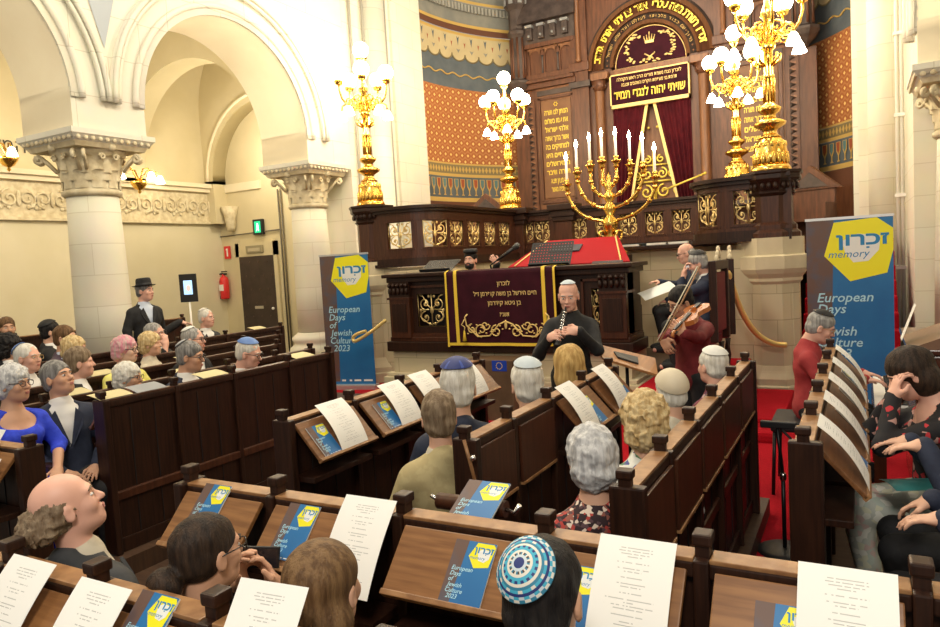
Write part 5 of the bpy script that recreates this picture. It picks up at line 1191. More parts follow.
wn=nt.nodes.new('ShaderNodeTexWhiteNoise'); wn.noise_dimensions='1D'; nt.links.new(row,wn.inputs['W'])
half=mth('MULTIPLY',mth('ADD',.15,mth('MULTIPLY',wn.outputs[0],.85)),.36)
inn=mth('LESS_THAN',mth('ABSOLUTE',mth('SUBTRACT',u,.5)),half); vis=mth('GREATER_THAN',mth('FRACT',mth('MULTIPLY',row,.41)),.34)
cm=nt.nodes.new('ShaderNodeCombineXYZ'); nt.links.new(mth('FLOOR',mth('MULTIPLY',u,46)),cm.inputs[0]); nt.links.new(row,cm.inputs[1]); w2=nt.nodes.new('ShaderNodeTexWhiteNoise'); nt.links.new(cm.outputs[0],w2.inputs['Vector'])
gap=mth('GREATER_THAN',w2.outputs[0],.2); mask=mth('MULTIPLY',mth('MULTIPLY',ln,inn),mth('MULTIPLY',vis,gap)); mar=mth('LESS_THAN',mth('ABSOLUTE',mth('SUBTRACT',v,.5)),.43); mask=mth('MULTIPLY',mask,mar)
mx=nt.nodes.new('ShaderNodeMixRGB'); mx.inputs[1].default_value=(.90,.89,.85,1); mx.inputs[2].default_value=(.52,.52,.50,1); nt.links.new(mask,mx.inputs[0]); nt.links.new(mx.outputs[0],b_.inputs['Base Color'])
CREAMP=mat('cream_page',(.62,.54,.30),.7)
def sheet_mesh(w,h,curve,nm='sheet',top=.0,m=None):
    """sheet in local XY (y up the slope), z off the surface, UV mapped; curve lifts/curls the ends"""
    nu,nv=4,16; vs=[];uv=[]
    for j in range(nv+1):
        for i in range(nu+1):
            x=(i/nu-.5)*w; y=(j/nv-.5)*h; z=.002+curve*(1-(2*j/nv-1)**2)+top*max(0,j/nv-.6)**2
            vs.append((x,y,z)); uv.append((i/nu,j/nv))
    n=len(vs); vs+= [(x,y,z-.0008) for x,y,z in vs]; uv+=uv
    fs=[(j*(nu+1)+i,j*(nu+1)+i+1,(j+1)*(nu+1)+i+1,(j+1)*(nu+1)+i) for j in range(nv) for i in range(nu)]; fs+=[tuple(k+n for k in f[::-1]) for f in fs]
    me=bpy.data.meshes.new(nm); me.from_pydata(vs,[],fs); me.materials.append(m or SHEET); L=me.uv_layers.new(name='UVMap')
    for lp in me.loops: L.data[lp.index].uv=uv[lp.vertex_index]
    for p in me.polygons: p.use_smooth=True
    return me
def frame_from(p,ydir,zdir):
    y=Vector(ydir).normalized(); z=Vector(zdir); z=(z-y*z.dot(y)).normalized(); x=y.cross(z); M=Matrix((x,y,z)).transposed().to_4x4(); M.translation=Vector(p); return M
SM_FLAT=sheet_mesh(.20,.28,.0); SM_CURL=sheet_mesh(.235,.31,.026); SM_TALL=sheet_mesh(.205,.31,.012,top=.0); SM_CREAM=sheet_mesh(.25,.15,.004,'open_book',0,CREAMP)
def booklet_mesh():
    m=MB(); m.box((-.068,-.098,0),(.068,.098,.005),PWHT); poster_art(m,.136,.196,T(-.068,-.098,.0051),dz=.00015); return m.mesh('booklet')
BKM=booklet_mesh()
# ---------------------------------------------------------------- pews
ZT=1.20; DR=.172; DH=.188; FZ=.13; KR=.909
class Row:
    """u along the row, v towards the users of the desk, w up"""
    def __init__(s,o,ax,vd,zt=ZT,d=(DR,DH),k=KR): s.d=d; s.k=k; s.o=Vector(o); s.a=Vector(ax); s.b=Vector(vd); s.zt=zt; s.hand=Vector(ax).cross(Vector(vd)).z
    def P(s,u,v,w): p=s.o+s.a*u+s.b*v; return Vector((p.x,p.y,w))
    def M(s):
        M=Matrix((s.a,s.b,Vector((0,0,1)))).transposed().to_4x4(); M.translation=s.o; return M
    def onDesk(s,u,t=.5,lift=.0):
        u=u*s.k
        return s.onDesk_(u,t,lift)
    def onDesk_(s,u,t=.5,lift=.0):
        """a frame lying on the sloping desk, y up the slope; t 0 = lower edge, 1 = top edge"""
        dr,dh=s.d; v=.045+dr*(1-t); w=s.zt-.028-dh*(1-t); yd=s.b*(-dr)+Vector((0,0,dh)); zd=s.b*dh+Vector((0,0,dr)); n=zd.normalized()
        return frame_from(s.P(u,v,w)+n*(.010+lift),yd,zd)
def build_row(name,R,us,label,flaps,seats=None,desk=WOODHY,midrail=None,seat_u=None,endw=.13,seatback=False,group=None,topm=WOODT,shelfz=None):
    """us: post positions; flaps: per section 'o' open, 'd' folded down, '-' none; seats: side (-1/+1) of the bench or None"""
    t=empty(name,(0,0,0),0,label,'pew',group); M=R.M(); zt=R.zt; us=[q*R.k for q in us]
    bx=lambda m,a,b,mm,bev=0: m.box(a,b,mm,M,bev)
    for i,u in enumerate(us):
        m=MB(); end=i in(0,len(us)-1); w=.03
        if end: bx(m,(u-.024,-.055,FZ),(u+.024,.07,zt+.005),WOOD,.008)
        else: bx(m,(u-.020,-.04,FZ),(u+.020,.05,zt),WOOD,.006)
        bx(m,(u-.019,-.022,zt-.01),(u+.019,.022,zt+.035),WOOD,.004); bx(m,(u-.025,-.029,zt+.030),(u+.025,.029,zt+.062),WOOD,.007)
        m.obj('post',t)
    for i,(a,b) in enumerate(zip(us,us[1:])):
        m=MB(); bx(m,(a+.02,-.015,FZ+.02),(b-.02,.015,zt-.03),WOOD)
        k=max(2,int((b-a)/.17))
        for q in range(1,k): uu=a+(b-a)*q/k; bx(m,(uu-.003,-.019,FZ+.1),(uu+.003,.019,zt-.08),BLACK)
        bx(m,(a+.02,-.030,FZ),(b-.02,.030,FZ+.10),WOOD,.005)
        m.obj('back_panel',t)
        m=MB(); bx(m,(a+.02,-.035,zt-.05),(b-.02,.040,zt-.008),WOOD,.006); bx(m,(a+.02,-.034,zt-.010),(b-.02,.038,zt+.002),topm,.003); m.obj('top_rail',t)
        if midrail: m=MB(); bx(m,(a+.02,-.045,midrail-.03),(b-.02,.030,midrail+.03),WOODR,.008); m.obj('mid_rail',t)
        f=flaps[i] if i<len(flaps) else '-'
        if f=='o':
            Md=M@T(0,.045,zt-.028)@Rx(-math.atan2(R.d[1],R.d[0])); L=math.hypot(*R.d)
            m=MB(); m.box((a+.035,0,-.010),(b-.035,L,.008),desk,Md,.004); o=m.obj('desk_flap',t)
            m=MB(); m.box((a+.035,L-.012,-.014),(b-.035,L+.006,.016),topm,Md,.003); m.obj('desk_lip',o)
            m=MB(); bx(m,(a+.03,.03,zt-.34),(b-.03,.17,zt-.31),WOOD,.004); m.obj('book_shelf',t)
        if f=='d':
            m=MB(); bx(m,(a+.035,.042,zt-.34),(b-.035,.058,zt-.045),WOODR,.004); bx(m,(a+.035,.038,zt-.352),(b-.035,.064,zt-.336),topm,.003); m.obj('desk_flap',t)
    if seats:
        s0=seat_u[0] if seat_u else us[0]; s1=seat_u[1] if seat_u else us[-1]
        m=MB(); bx(m,(s0+.03,-.46,FZ+.39),(s1-.03,-.06,FZ+.44),WOOD,.01); m.obj('bench_seat',t)
        m=MB(); bx(m,(s0+.05,-.40,FZ),(s1-.05,-.36,FZ+.40),WOOD); m.obj('bench_riser',t)
    return t
XAX,YAX=(1,0,0),(0,1,0)
RA=Row((-2.745,0,0),YAX,(1,0,0)); RB=Row((-1.58,0,0),YAX,(1,0,0)); RC=Row((-.718,0,0),YAX,(1,0,0))
RL=Row((-4.52,0,0),YAX,(-1,0,0)); RD=Row((0,1.855,0),XAX,(0,-1,0),ZT,(.15,.155)); RE=Row((0,1.11,0),XAX,(0,-1,0),ZT,(.15,.155)); RR=Row((-.21,0,0),YAX,(1,0,0),1.22,k=1)
build_row('pew',RA,[3.07,3.70,4.30,4.85,5.50],'front pew of the middle block with open desks and programme sheets','oooo')
build_row('pew',RB,[3.00,3.48,4.05,4.69,5.30],'middle pew with two folded desk flaps behind the person in the olive jacket','ddoo',seats=-1)
build_row('pew',RC,[2.55,3.08,3.68,4.32,5.02,5.69],'pew beside the red carpet whose desk flaps hang folded down','ddddd',seats=-1,midrail=.62)
build_row('pew',RL,[3.22,3.86,4.48,5.19,5.80],'front pew of the left block with a plain panelled face','oooo',midrail=.53,topm=WOODR)
R2=Row((-5.40,0,0),YAX,(-1,0,0),1.13); R3=Row((-6.25,0,0),YAX,(-1,0,0),1.13); R4=Row((-7.10,0,0),YAX,(-1,0,0),1.14); R6=Row((-7.95,0,0),YAX,(-1,0,0),1.16,k=1); R5=Row((-10.2,0,0),YAX,(-1,0,0),1.32,k=1)
build_row('pew',R2,[2.1,2.75,3.35,3.95,4.6,5.3,6.0,6.6],'second pew of the left block behind the white-haired woman','--ooooo',seats=-1,topm=WOODR)
build_row('pew',R3,[3.5,4.2,4.9,5.6,6.3,7.0],'third pew of the left block behind the pink-haired woman','ooooo',seats=-1,topm=WOODR)
build_row('pew',R4,[4.0,4.8,5.6,6.4,7.3,8.0],'fourth pew of the left block behind the fair-haired person','ooooo',seats=-1,topm=WOODR)
build_row('pew',R6,[4.2,4.9,5.6,6.3,7.1,8.2],'rear pew of the left block ending below the padded door','ooooo',seats=-1,topm=WOODR)
build_row('pew',R5,[4.2,5.2,6.2,7.2,8.2],'pew in the side aisle in front of the man in the black hat','oooo',seats=-1)
t=empty('pew_divider',(0,0,0),0,'dark wooden divider between the woman in blue and the man in navy suit','divider'); m=MB(); m.box((-5.40,2.66,0.13),(-4.98,2.72,1.14),WOOD,bev=.02); m.obj('side_panel',t); m=MB(); m.box((-5.40,2.64,.76),(-4.70,2.73,.81),WOOD,bev=.02); m.box((-4.78,2.65,0.13),(-4.72,2.72,.76),WOOD,bev=.01); m.obj('armrest',t)
build_row('pew',RD,[-2.57,-2.06,-1.45,-.90,-.41,.12,.65],'long pew with open desks across the bottom of the view','oooooo',desk=WOODH)
build_row('pew',Row((0,1.97,0),XAX,(0,-1,0)),[-5.1,-4.55,-4.02],'pew end with two white sheets below the woman in blue','oo',desk=WOODH)
build_row('pew',RE,[-3.0,-2.43,-1.98,-1.48,-.95],'nearest pew with sheets lying on it at the bottom left','oooo',seats=-1,desk=WOODH)
build_row('pew',RR,[3.0,3.5,4.05,4.62,5.2,5.78],'right hand pew with a row of draped sheets beside the pianist','ooooo')
mb=MB(); mb.box((-8.5,1.5,0),(-4.38,8.3,FZ),DFLOOR); mb.box((-2.85,2.15,0),(-.62,5.5,FZ),DFLOOR); mb.box((-6,-1.5,0),(2.5,2.0,FZ),DFLOOR); mb.box((-.28,2.4,0),(2.5,5.1,FZ),DFLOOR); struct('floor_dais',mb)
# papers on the desks
def put(me,nm,M,label,cat,group=None,roll=0):
    o=bpy.data.objects.new(nm,me); link(o); o.matrix_world=M@Rz(roll); tag(o,label,cat,group); return o
def sheet(R,u,t,label,me=SM_CURL,roll=0,lift=.0): return put(me,'programme_sheet',R.onDesk(u,t,lift+.018)@Rx(.12),label,'paper',None,roll)
def book(R,u,t,label,roll=0,lift=0): return put(BKM,'festival_booklet',R.onDesk(u,t,lift),label,'booklet',None,roll)
sheet(RA,3.43,.60,'white sheet on the nearest desk of the front middle pew'); book(RA,3.23,.42,'booklet on the nearest desk of the front middle pew')
sheet(RA,4.08,.62,'white sheet on the desk before the olive jacket'); book(RA,3.90,.45,'booklet on the second desk of the front middle pew')
sheet(RA,4.47,.66,'white sheet just left of the navy skullcap'); sheet(RA,5.12,.62,'white sheet on the far desk right of the navy skullcap')
sheet(RB,4.22,.66,'white sheet right of the pale blue skullcap',SM_CURL); book(RB,4.42,.40,'booklet beside the sheet right of the pale blue skullcap',.05)
sheet(RB,4.92,.68,'white sheet between the blond woman and the music stand'); book(RB,5.10,.42,'booklet under the wooden music stand')
sheet(RD,-1.56,.55,'white sheet hanging on the desk between booklet and olive jacket',SM_TALL); book(RD,-1.87,.60,'booklet above the long-haired woman',.0)
book(RD,-2.36,.72,'booklet on the desk at the far left above the hair bun',0); book(RD,-1.115,.45,'booklet on the bare desk left of the patterned skullcap'); book(RD,-.76,.36,'booklet half hidden right of the patterned skullcap')
sheet(RD,-.585,.50,'large white sheet right of the patterned skullcap',SM_TALL); book(RD,-.185,.30,'booklet at the bottom right of the long pew'); sheet(RD,-.045,.50,'white sheet at the right end of the long pew',SM_TALL)
book(RD,.42,.5,'booklet near the right edge of the long pew')
sheet(RE,-2.22,.55,'leftmost white sheet on the nearest pew',SM_TALL); sheet(RE,-1.86,.50,'white sheet behind the balding man on the nearest pew',SM_TALL); book(RE,-1.68,.82,'booklet at the bottom edge beside the hair bun'); sheet(RE,-1.27,.98,'open white booklet under the phone',SM_FLAT,.05,.012)
RDL=Row((0,1.97,0),XAX,(0,-1,0)); sheet(RDL,-4.33,.85,'upper white sheet at the left edge of the view',SM_FLAT); sheet(RDL,-4.17,.25,'lower white sheet at the left edge of the view',SM_FLAT,0,.006)
for i,u in enumerate((3.20,3.74,4.30,4.88,5.46)):
    sheet(RR,u,.62,['nearest','second nearest','middle','second farthest','farthest'][i]+' draped white sheet on the right hand pew',SM_CURL,0,.004); 
    if i<4: book(RR,u+.22,.42,['nearest','second nearest','third nearest','farthest'][i]+' booklet lying on the right hand pew')
for R,u,l in ((RL,3.33,'open cream prayer book before the white-haired woman'),(RL,4.28,'open cream prayer book before the man in glasses and suit'),(RL,5.42,'open cream prayer book right of the man in the blue skullcap'),(R2,3.62,'open cream book before the pink-haired woman'),(R2,4.8,'open cream book behind the man in glasses and suit'),(R3,4.5,'open cream book on the third left pew'),(R3,5.6,'open cream book right of the leaning man'),(R6,7.75,'pale book at the end of the rear left pew')):
    put(SM_CREAM,'prayer_book',frame_from(R.P(u*R.k,.05,R.zt+.022),R.b+Vector((0,0,.20)),Vector((0,0,1))),l,'book')
put(sheet_mesh(.25,.15,.004,'open_book',0,mat('grey_page',(.30,.31,.33),.6)),'song_folder',frame_from(RL.P(3.64*KR,.05,ZT+.022),RL.b+Vector((0,0,.24)),Vector((0,0,1))),'open grey folder next to the white-haired woman\'s prayer book','folder')
p=at(470,512,Y=1.93); put(BKM,'festival_booklet',frame_from((p.x,1.975,ZT+.0),(0,1,.45),(0,-.45,1))@S(1.15),'booklet lying flat behind the rail below the olive jacket','booklet',None,0)
m=MB(); m.tube([(-.14,0,0),(.12,0,0)],.028,12,WOODR); m.tube([(.12,0,0),(.15,0,-.01),(.17,0,.02)],.008,6,CHROME); m.tube([(-.14,0,0),(-.17,0,.015)],.008,6,CHROME); o=m.obj('padded_arm_bracket',label='padded brown bracket with small chrome hooks behind the bottom pew',cat='bracket'); o.location=(at(470,510,Y=2.0).x,2.03,ZT-.02)
m=MB(); m.tube([at(464,440,Y=2.68),at(470,462,Y=2.68),at(480,500,Y=2.68)],.009,6,WOODT); m.ball(at(473,458,Y=2.67),.014,CHROME); o=m.obj('desk_stay',label='thin pale stay hanging at the near end of the middle pew',cat='stay')
# ---------------------------------------------------------------- music gear
def perforated(m,w,h,M,nx=14,ny=8):
    """desk plate with real holes"""
    cw,ch=w/nx,h/ny
    for i in range(nx+1): m.box((-w/2+i*cw-cw*.3,-.002,-h/2),(-w/2+i*cw+cw*.3,.002,h/2),BLACK,M)
    for j in range(ny+1): m.box((-w/2-cw*.2,-.0025,-h/2+j*ch-ch*.3),(w/2+cw*.2,.0025,-h/2+j*ch+ch*.3),BLACK,M)
def mstand(px_,py_,Y,w,h,rz,label,tilt=.9,zb=.5,facing=PI):
    p=at(px_,py_,Y=Y); t=empty('music_stand',(p.x,p.y,zb),rz,label,'music stand'); z=p.z-zb
    m=MB(); perforated(m,w,h,T(0,0,z)@Rx(tilt)); m.obj('desk_plate',t); m=MB(); m.box((-w/2,-.05,-h/2-.004),(w/2,.0,-h/2+.004),BLACK,T(0,0,z)@Rx(tilt)); m.obj('ledge',t)
    m=MB(); m.tube([(0,0,.25),(0,0,z-.03)],.012,8,BLACKM); m.obj('pole',t)
    for k in range(3): m=MB(); m.tube([(0,0,.27),(.28,0,.0)],.010,6,BLACKM,Rz(k*2*PI/3)); m.obj('leg',t)
mstand(440,266,8.95,.52,.34,0,'black perforated music stand left of the seated singer',-1.1); mstand(551,254,8.75,.56,.36,.05,'larger black perforated music stand before the red reading table',-.62); mstand(606,266,9.0,.40,.2,0,'low black perforated stand at the right end of the carved desk',-.9)
A_,B_,C_,D_=at(593,344,Y=5.50),at(655,359,Y=5.50),at(658,376,Y=5.22),at(603,359,Y=5.22); pc=(A_+B_+C_+D_)/4
LVW=mat('light_varnished_wood',(.30,.13,.045),.4,col2=(.40,.19,.07),scale=4,stretch=(10,1,1))
t=empty('wooden_music_stand',(pc.x,pc.y,0),0,'wooden topped music stand in front of the standing wind player','music stand'); o_=Vector((pc.x,pc.y,0)); nn=(B_-A_).cross(D_-A_).normalized()*.009
m=MB(); P8=[q-o_+k*nn for k in (-1,1) for q in (A_,B_,C_,D_)]; m.add(P8,[(0,1,2,3),(7,6,5,4),(0,4,5,1),(1,5,6,2),(2,6,7,3),(3,7,4,0)],LVW); m.obj('wooden_desk',t)
m=MB(); q8=[pc+(q-pc)*.38-o_+k*nn for k in (-2.2,2.2) for q in (A_,B_,C_,D_)]; m.add(q8,[(0,1,2,3),(7,6,5,4),(0,4,5,1),(1,5,6,2),(2,6,7,3),(3,7,4,0)],BLACK); m.obj('mounting_plate',t)
m=MB(); m.tube([(0,0,.02),(0,0,pc.z-.01)],.014,8,BLACKM); m.lathe([(.18,0),(.18,.015),(.03,.03)],20,BLACK); m.obj('pole',t)
# microphone on boom by the singer
p=at(517,246,Y=8.7); q=at(492,264,Y=8.7); t=empty('microphone',(0,0,0),0,'black handheld microphone pointing at the seated singer','microphone')
d_=(q-p).normalized(); m=MB(); m.tube([p,p+d_*.05,p+d_*.06],[.04,.04,.03],10,mat('mic_grille',(.08,.08,.08),.4,metal=.6)); m.ball(p,(.045,.045,.045),mat('mic_grille',(.08,.08,.08),.4)); m.obj('grille_head',t); m=MB(); m.tube([p+d_*.05,p+d_*.36],[.028,.018],10,BLACK); m.obj('handle',t); e_=p+d_*.36; m=MB(); m.tube([e_,e_+d_*.12,(e_.x-.1,8.98,1.2),(e_.x-.1,8.98,.50)],.012,8,BLACKM); m.lathe([(.14,.50),(.14,.515),(.02,.53)],18,BLACK,T(e_.x-.1,8.98,0)); m.obj('boom_stand',t)
# stool + mic stand near the pianist
t=empty('piano_stool',(*at(785,545,Z=0).xy,0),0,'black padded stool with thin legs under the pianist','stool')
px0=at(800,408,Y=6.2); sx,sy=px0.x,6.2; t.location=(sx,sy,0)
m=MB(); m.box((-.20,-.26,.52),(.20,.26,.60),BLACK,bev=.02); m.obj('seat',t)
for a,b in ((-1,-1),(1,-1),(1,1),(-1,1)): m=MB(); m.tube([(a*.17,b*.23,.52),(a*.19,b*.25,0)],.014,8,BLACKM); m.obj('leg',t)
t=empty('microphone_stand',(*at(785,553,Z=0).xy,0),0,'black microphone stand on a round base between the pews','stand'); b0=t.location.copy()
m=MB(); m.lathe([(.17,0),(.17,.02),(.14,.035),(.02,.04)],28,BLACK); m.obj('round_base',t)
tp=at(777,425,Y=b0.y); m=MB(); m.tube([(0,0,.03),(0,0,.5)],.013,8,BLACKM); m.tube([(0,0,.5),(tp.x-b0.x,0,tp.z)],.011,8,BLACKM); m.lathe([(.015,.48),(.02,.49),(.02,.52),(.015,.53)],10,CHROME); m.obj('pole',t)
m=MB(); a=tp-b0; bq=at(798,505,Y=b0.y)-b0; m.tube([a,at(792,440,Y=b0.y)-b0,bq,bq+Vector((.03,0,-.08))],.009,6,BLACK); m.box(bq+Vector((-.01,-.02,-.14)),bq+Vector((.05,.02,-.05)),BLACKM); m.obj('boom',t)
m=MB(); m.box((a.x-.10,-.02,a.z-.02),(a.x+.12,.02,a.z+.025),BLACK,bev=.008); m.obj('boom_clutch',t)
# piano
PW=mat('piano_mahogany',(.060,.018,.010),.2,col2=(.09,.028,.014),scale=3,stretch=(8,8,1),coat=.5)
t=empty('upright_piano',(.42,6.55,0),0,'dark mahogany upright piano between the banner and the woman in floral top','piano')
m=MB(); m.box((-.10,-.70,0),(.52,.70,1.16),PW,bev=.02); m.obj('case',t); m=MB(); m.box((-.14,-.73,1.16),(.56,.73,1.20),PW,bev=.01); m.prism([(-.14,1.20),(.30,1.20),(.20,1.34)],1,-.70,.1,mat('lid_brown',(.20,.11,.07),.35)); m.obj('lid',t)
m=MB(); m.box((-.36,-.66,.68),(-.08,.66,.76),PW,bev=.01); m.obj('key_bed',t)
m=MB(); m.box((-.35,-.62,.76),(-.14,.62,.775),WHITE)
for k in range(60):
    if k%7 not in (2,6): m.box((-.27,-.61+k*.0205,.775),(-.14,-.60+k*.0205,.786),BLACK)
m.obj('keys',t)
for s in (-1,1): m=MB(); m.box((-.36,s*.62-.03,0),(-.28,s*.62+.03,.68),PW); m.obj('leg',t)
p=at(877,356,Y=6.2); put(SM_FLAT,'sheet_music',frame_from((.30,6.2,1.36),(.35,0,1),(-1,0,.35)),'sheet of music standing on the piano','paper')
# chairs of honour
def throne(x,y,rz,label):
    t=empty('carved_chair',(x,y,.5),rz,label,'chair')
    UP=mat('red_upholstery',(.13,.008,.012),.7); CARV=mat('carved_gilt',(.70,.60,.42),.5)
    m=MB(); m.box((-.27,-.25,.40),(.27,.27,.50),UP,bev=.03); m.obj('seat',t)
    m=MB(); m.box((-.22,-.31,.55),(.22,-.26,1.22),UP,bev=.02); m.obj('backrest',t)
    m=MB()
    for s in (-1,1): m.box((s*.27-.03,-.33,.45),(s*.27+.03,-.25,1.35),WOOD,bev=.01)
    m.box((-.27,-.33,1.25),(.27,-.25,1.35),WOOD,bev=.01); m.obj('back_frame',t)
    m=MB()
    for k in range(5): m.ball((-.08+.04*k,-.29,1.37+.05*(2-abs(k-2))),(.028,.025,.045),CARV,None,8,6)
    m.obj('carved_crest',t)
    for a,b in ((-1,-1),(1,-1),(1,1),(-1,1)): m=MB(); m.lathe([(.03,0),(.02,.1),(.035,.2),(.02,.3),(.035,.4)],10,WOOD,T(a*.23,b*.22-.02,0)); m.obj('leg',t)
    for s in (-1,1): m=MB(); m.box((s*.28-.03,-.25,.66),(s*.28+.03,.22,.70),WOOD,bev=.01); m.box((s*.28-.02,.16,.45),(s*.28+.02,.2,.66),WOOD); m.obj('armrest',t)
throne(-1.70,8.38,1.50,'carved chair with red upholstery behind the grey-bearded man')
throne(-1.70,9.1,1.75,'second carved chair with red upholstery behind the bald reader')
# ---------------------------------------------------------------- the audience and the players
K=lambda n,c,**k: mat('kippah_'+n,c,.6,**k)
KNAVY=K('navy',(.015,.03,.16)); KBLUE=K('blue',(.10,.20,.50),col2=(.16,.28,.58),scale=10); KPALE=K('pale',(.52,.60,.66)); KWHITE=K('white',(.74,.74,.70)); KBEIGE=K('beige',(.60,.52,.38),col2=(.66,.58,.44),scale=8); KBLACK=K('black',(.012,.012,.014)); KGREY=K('grey',(.35,.36,.38)); KTURQ=K('turquoise',(.05,.38,.55)); KCREAM=K('cream',(.70,.66,.58)); KBR=K('brown',(.06,.035,.03)); KDOT=K('teal',(.03,.20,.32))
def seat(px_,py_,label,X=None,Y=None,rz=0,s=None,base=0,hands=None,**k):
    hp=at(px_,py_,X=X,Y=Y); s=s or 1.0; lean=k.get('lean',0)
    hl=Vector((0,-.012,1.215)); pel=Vector((0,-.02,.55))
    if k.get('pose')=='stand': hl.z+=.42; pel.z+=.42
    hl=T(*pel)@Rx(-lean)@T(*-pel)@hl
    r=Rz(rz)@(hl*s); root=hp-r
    if hands:
        # wrists given as picture point + depth; converted to the figure's own frame
        ar=[]
        for i,h_ in enumerate(hands):
            sd=1-2*i
            if isinstance(h_,str): ar.append(h_); continue
            x,y,Yd,dv,nv,c=h_[:6]; wl=(Rz(-rz)@(at(x,y,Y=Yd)-root))/s; dl=Rz(-rz)@Vector(dv); nl=Rz(-rz)@Vector(nv)
            dz=.42 if k.get('pose')=='stand' else 0
            sh=T(*pel)@Rx(-lean)@T(*-pel)@Vector((sd*.165,-.045,.945+dz)); v=wl-sh; L=v.length; a_=.29; b_=.25
            if L>a_+b_-.01: wl=sh+v.normalized()*(a_+b_-.01); v=wl-sh; L=v.length
            x0=(a_*a_-b_*b_+L*L)/(2*L); hh=math.sqrt(max(0,a_*a_-x0*x0)); pole=Vector((sd*.6,-.15,-1)); pole=(pole-v*(pole.dot(v)/L/L)).normalized()
            el=sh+v*(x0/L)+pole*hh; m_=Vector((sd,1,1))
            dz_=0
            ar.append((tuple(el*m_),tuple(wl*m_),tuple(dl*m_),tuple(nl*m_),c))
        k['arms']=tuple(ar)
    return person('person',tuple(root),rz,label,scale=s,**k)
R_=math.radians
# left block: they face the aisle, heads turned to the front
seat(12,384,'woman in blue dress with short grey hair and glasses at the left edge',X=-4.95,rz=R_(-95),hy=R_(24),top='dress',tc='blue',sleeves='short',hair='fluffy',hc='silver',glasses='dark',skin='tan',h=.008,arms=('lap','lap'))
seat(60,379,'man in navy suit and open white shirt looking up to the right',X=-5.0,s=1.05,rz=R_(-108),hy=R_(34),hp=R_(14),tc='navy',sc='white',hair='short',hc='greydark',skin='tan',h=.0075,arms=('lap','lap'))
seat(27,358,'bald man with blue skullcap on the back of his head, behind the woman in blue',X=-6.65,rz=R_(-85),s=1.1,hy=R_(15),hair='thin',hc='white',hat='kippah',hatc=KBLUE,hax=(0,-.8,.6),skin='pink',glasses='gold',tc='charcoal')
seat(10,347,'person with dark curly hair behind the bald man at the left edge',X=-7.6,rz=R_(-40),hair='curly',hc='black',tc='black',face=False)
seat(7,328,'bearded brown-haired man far back at the left edge',X=-9.6,rz=R_(-105),s=1.15,hair='short',hc='brown',beard=('brown',False),tc='charcoal',skin='tan')
seat(51,332,'person in black with a black cap next to the bearded man with glasses',X=-8.4,rz=R_(-35),hair='full',hc='black',hat='kippah',hatc=KBLACK,tc='black',face=False,hatang=1.1)
seat(65,338,'man with brown beard and glasses left of the big column',X=-7.6,rz=R_(-75),s=1.12,hy=R_(12),hair='short',hc='brown',beard=('brown',False),glasses='dark',tc='plum',sc='lightblue',skin='tan')
seat(75,349,'pale blond person in front of the bearded man with glasses',X=-6.75,rz=R_(-60),hair='fluffy',hc='paleblond',tc='grey',top='shirt',skin='pink')
seat(80,363,'person with greyish brown hair right behind the man in navy suit',X=-5.7,rz=R_(-35),hair='full',hc='greybrown',tc='black',skin='pink',face=False)
seat(125,350,'woman with pink hair and a yellow top',X=-5.95,rz=R_(-85),hy=R_(20),hair='fluffy',hc='pink',glasses='dark',top='blouse',tc='yellow',skin='pale')
seat(128,378,'white-haired woman with glasses in a black top',X=-5.08,s=.95,rz=R_(-80),hy=R_(18),hair='fluffy',hc='white',glasses='dark',top='blouse',tc='black',skin='tan')
seat(151,344,'fair-haired person mostly hidden behind the woman with pink hair',X=-6.6,rz=R_(-60),hair='fluffy',hc='paleblond',tc='beige',top='shirt',face=False)
seat(156,333,'man in black suit leaning his cheek on his hand',X=-7.45,rz=R_(-88),s=1.12,hy=R_(20),hr=R_(12),hair='thin',hc='grey',glasses='dark',tc='black',arms=('chin','lap'),skin='pink')
seat(206,318,'old man with white skullcap in dark jacket at the back pew',X=-8.3,rz=R_(-92),s=1.12,hy=R_(15),hair='thin',hc='white',hat='kippah',hatc=KWHITE,tc='charcoal',skin='pink')
seat(193,340,'man with pale skullcap and glasses behind the man in glasses and tie',X=-6.0,rz=R_(-80),s=1.08,hy=R_(18),hair='thin',hc='grey',hat='kippah',hatc=KWHITE,glasses='dark',tc='black',skin='pink')
seat(187,356,'man in dark suit, pale tie, glasses and a small grey skullcap',X=-5.02,s=1.06,rz=R_(-85),hy=R_(22),hp=R_(-8),hair='short',hc='greydark',hat='kippah',hatc=KGREY,hax=(0,-.7,.7),hatang=.55,glasses='dark',tc='navy',sc='white',tie=CL['lightblue'],skin='tan')
seat(243,352,'man with large blue skullcap and glasses looking down',X=-5.02,s=1.12,rz=R_(-88),hy=R_(22),hp=R_(-16),hair='thin',hc='white',hat='kippah',hatc=KBLUE,hatang=.98,hax=(0,-.1,1),glasses='dark',tc='navy',sc='white',tie=CL['grey'],skin='pink')
seat(144,291,'standing man in black hat and black suit with pale blue shirt',X=-7.75,rz=R_(-98),s=1.02,hy=R_(25),pose='stand',hair='short',hc='greydark',hat='fedora',tc='black',sc='lightblue',hands=('down',(180,322,6.15,(.3,.9,-.2),(0,0,1),.3)),skin='pink')
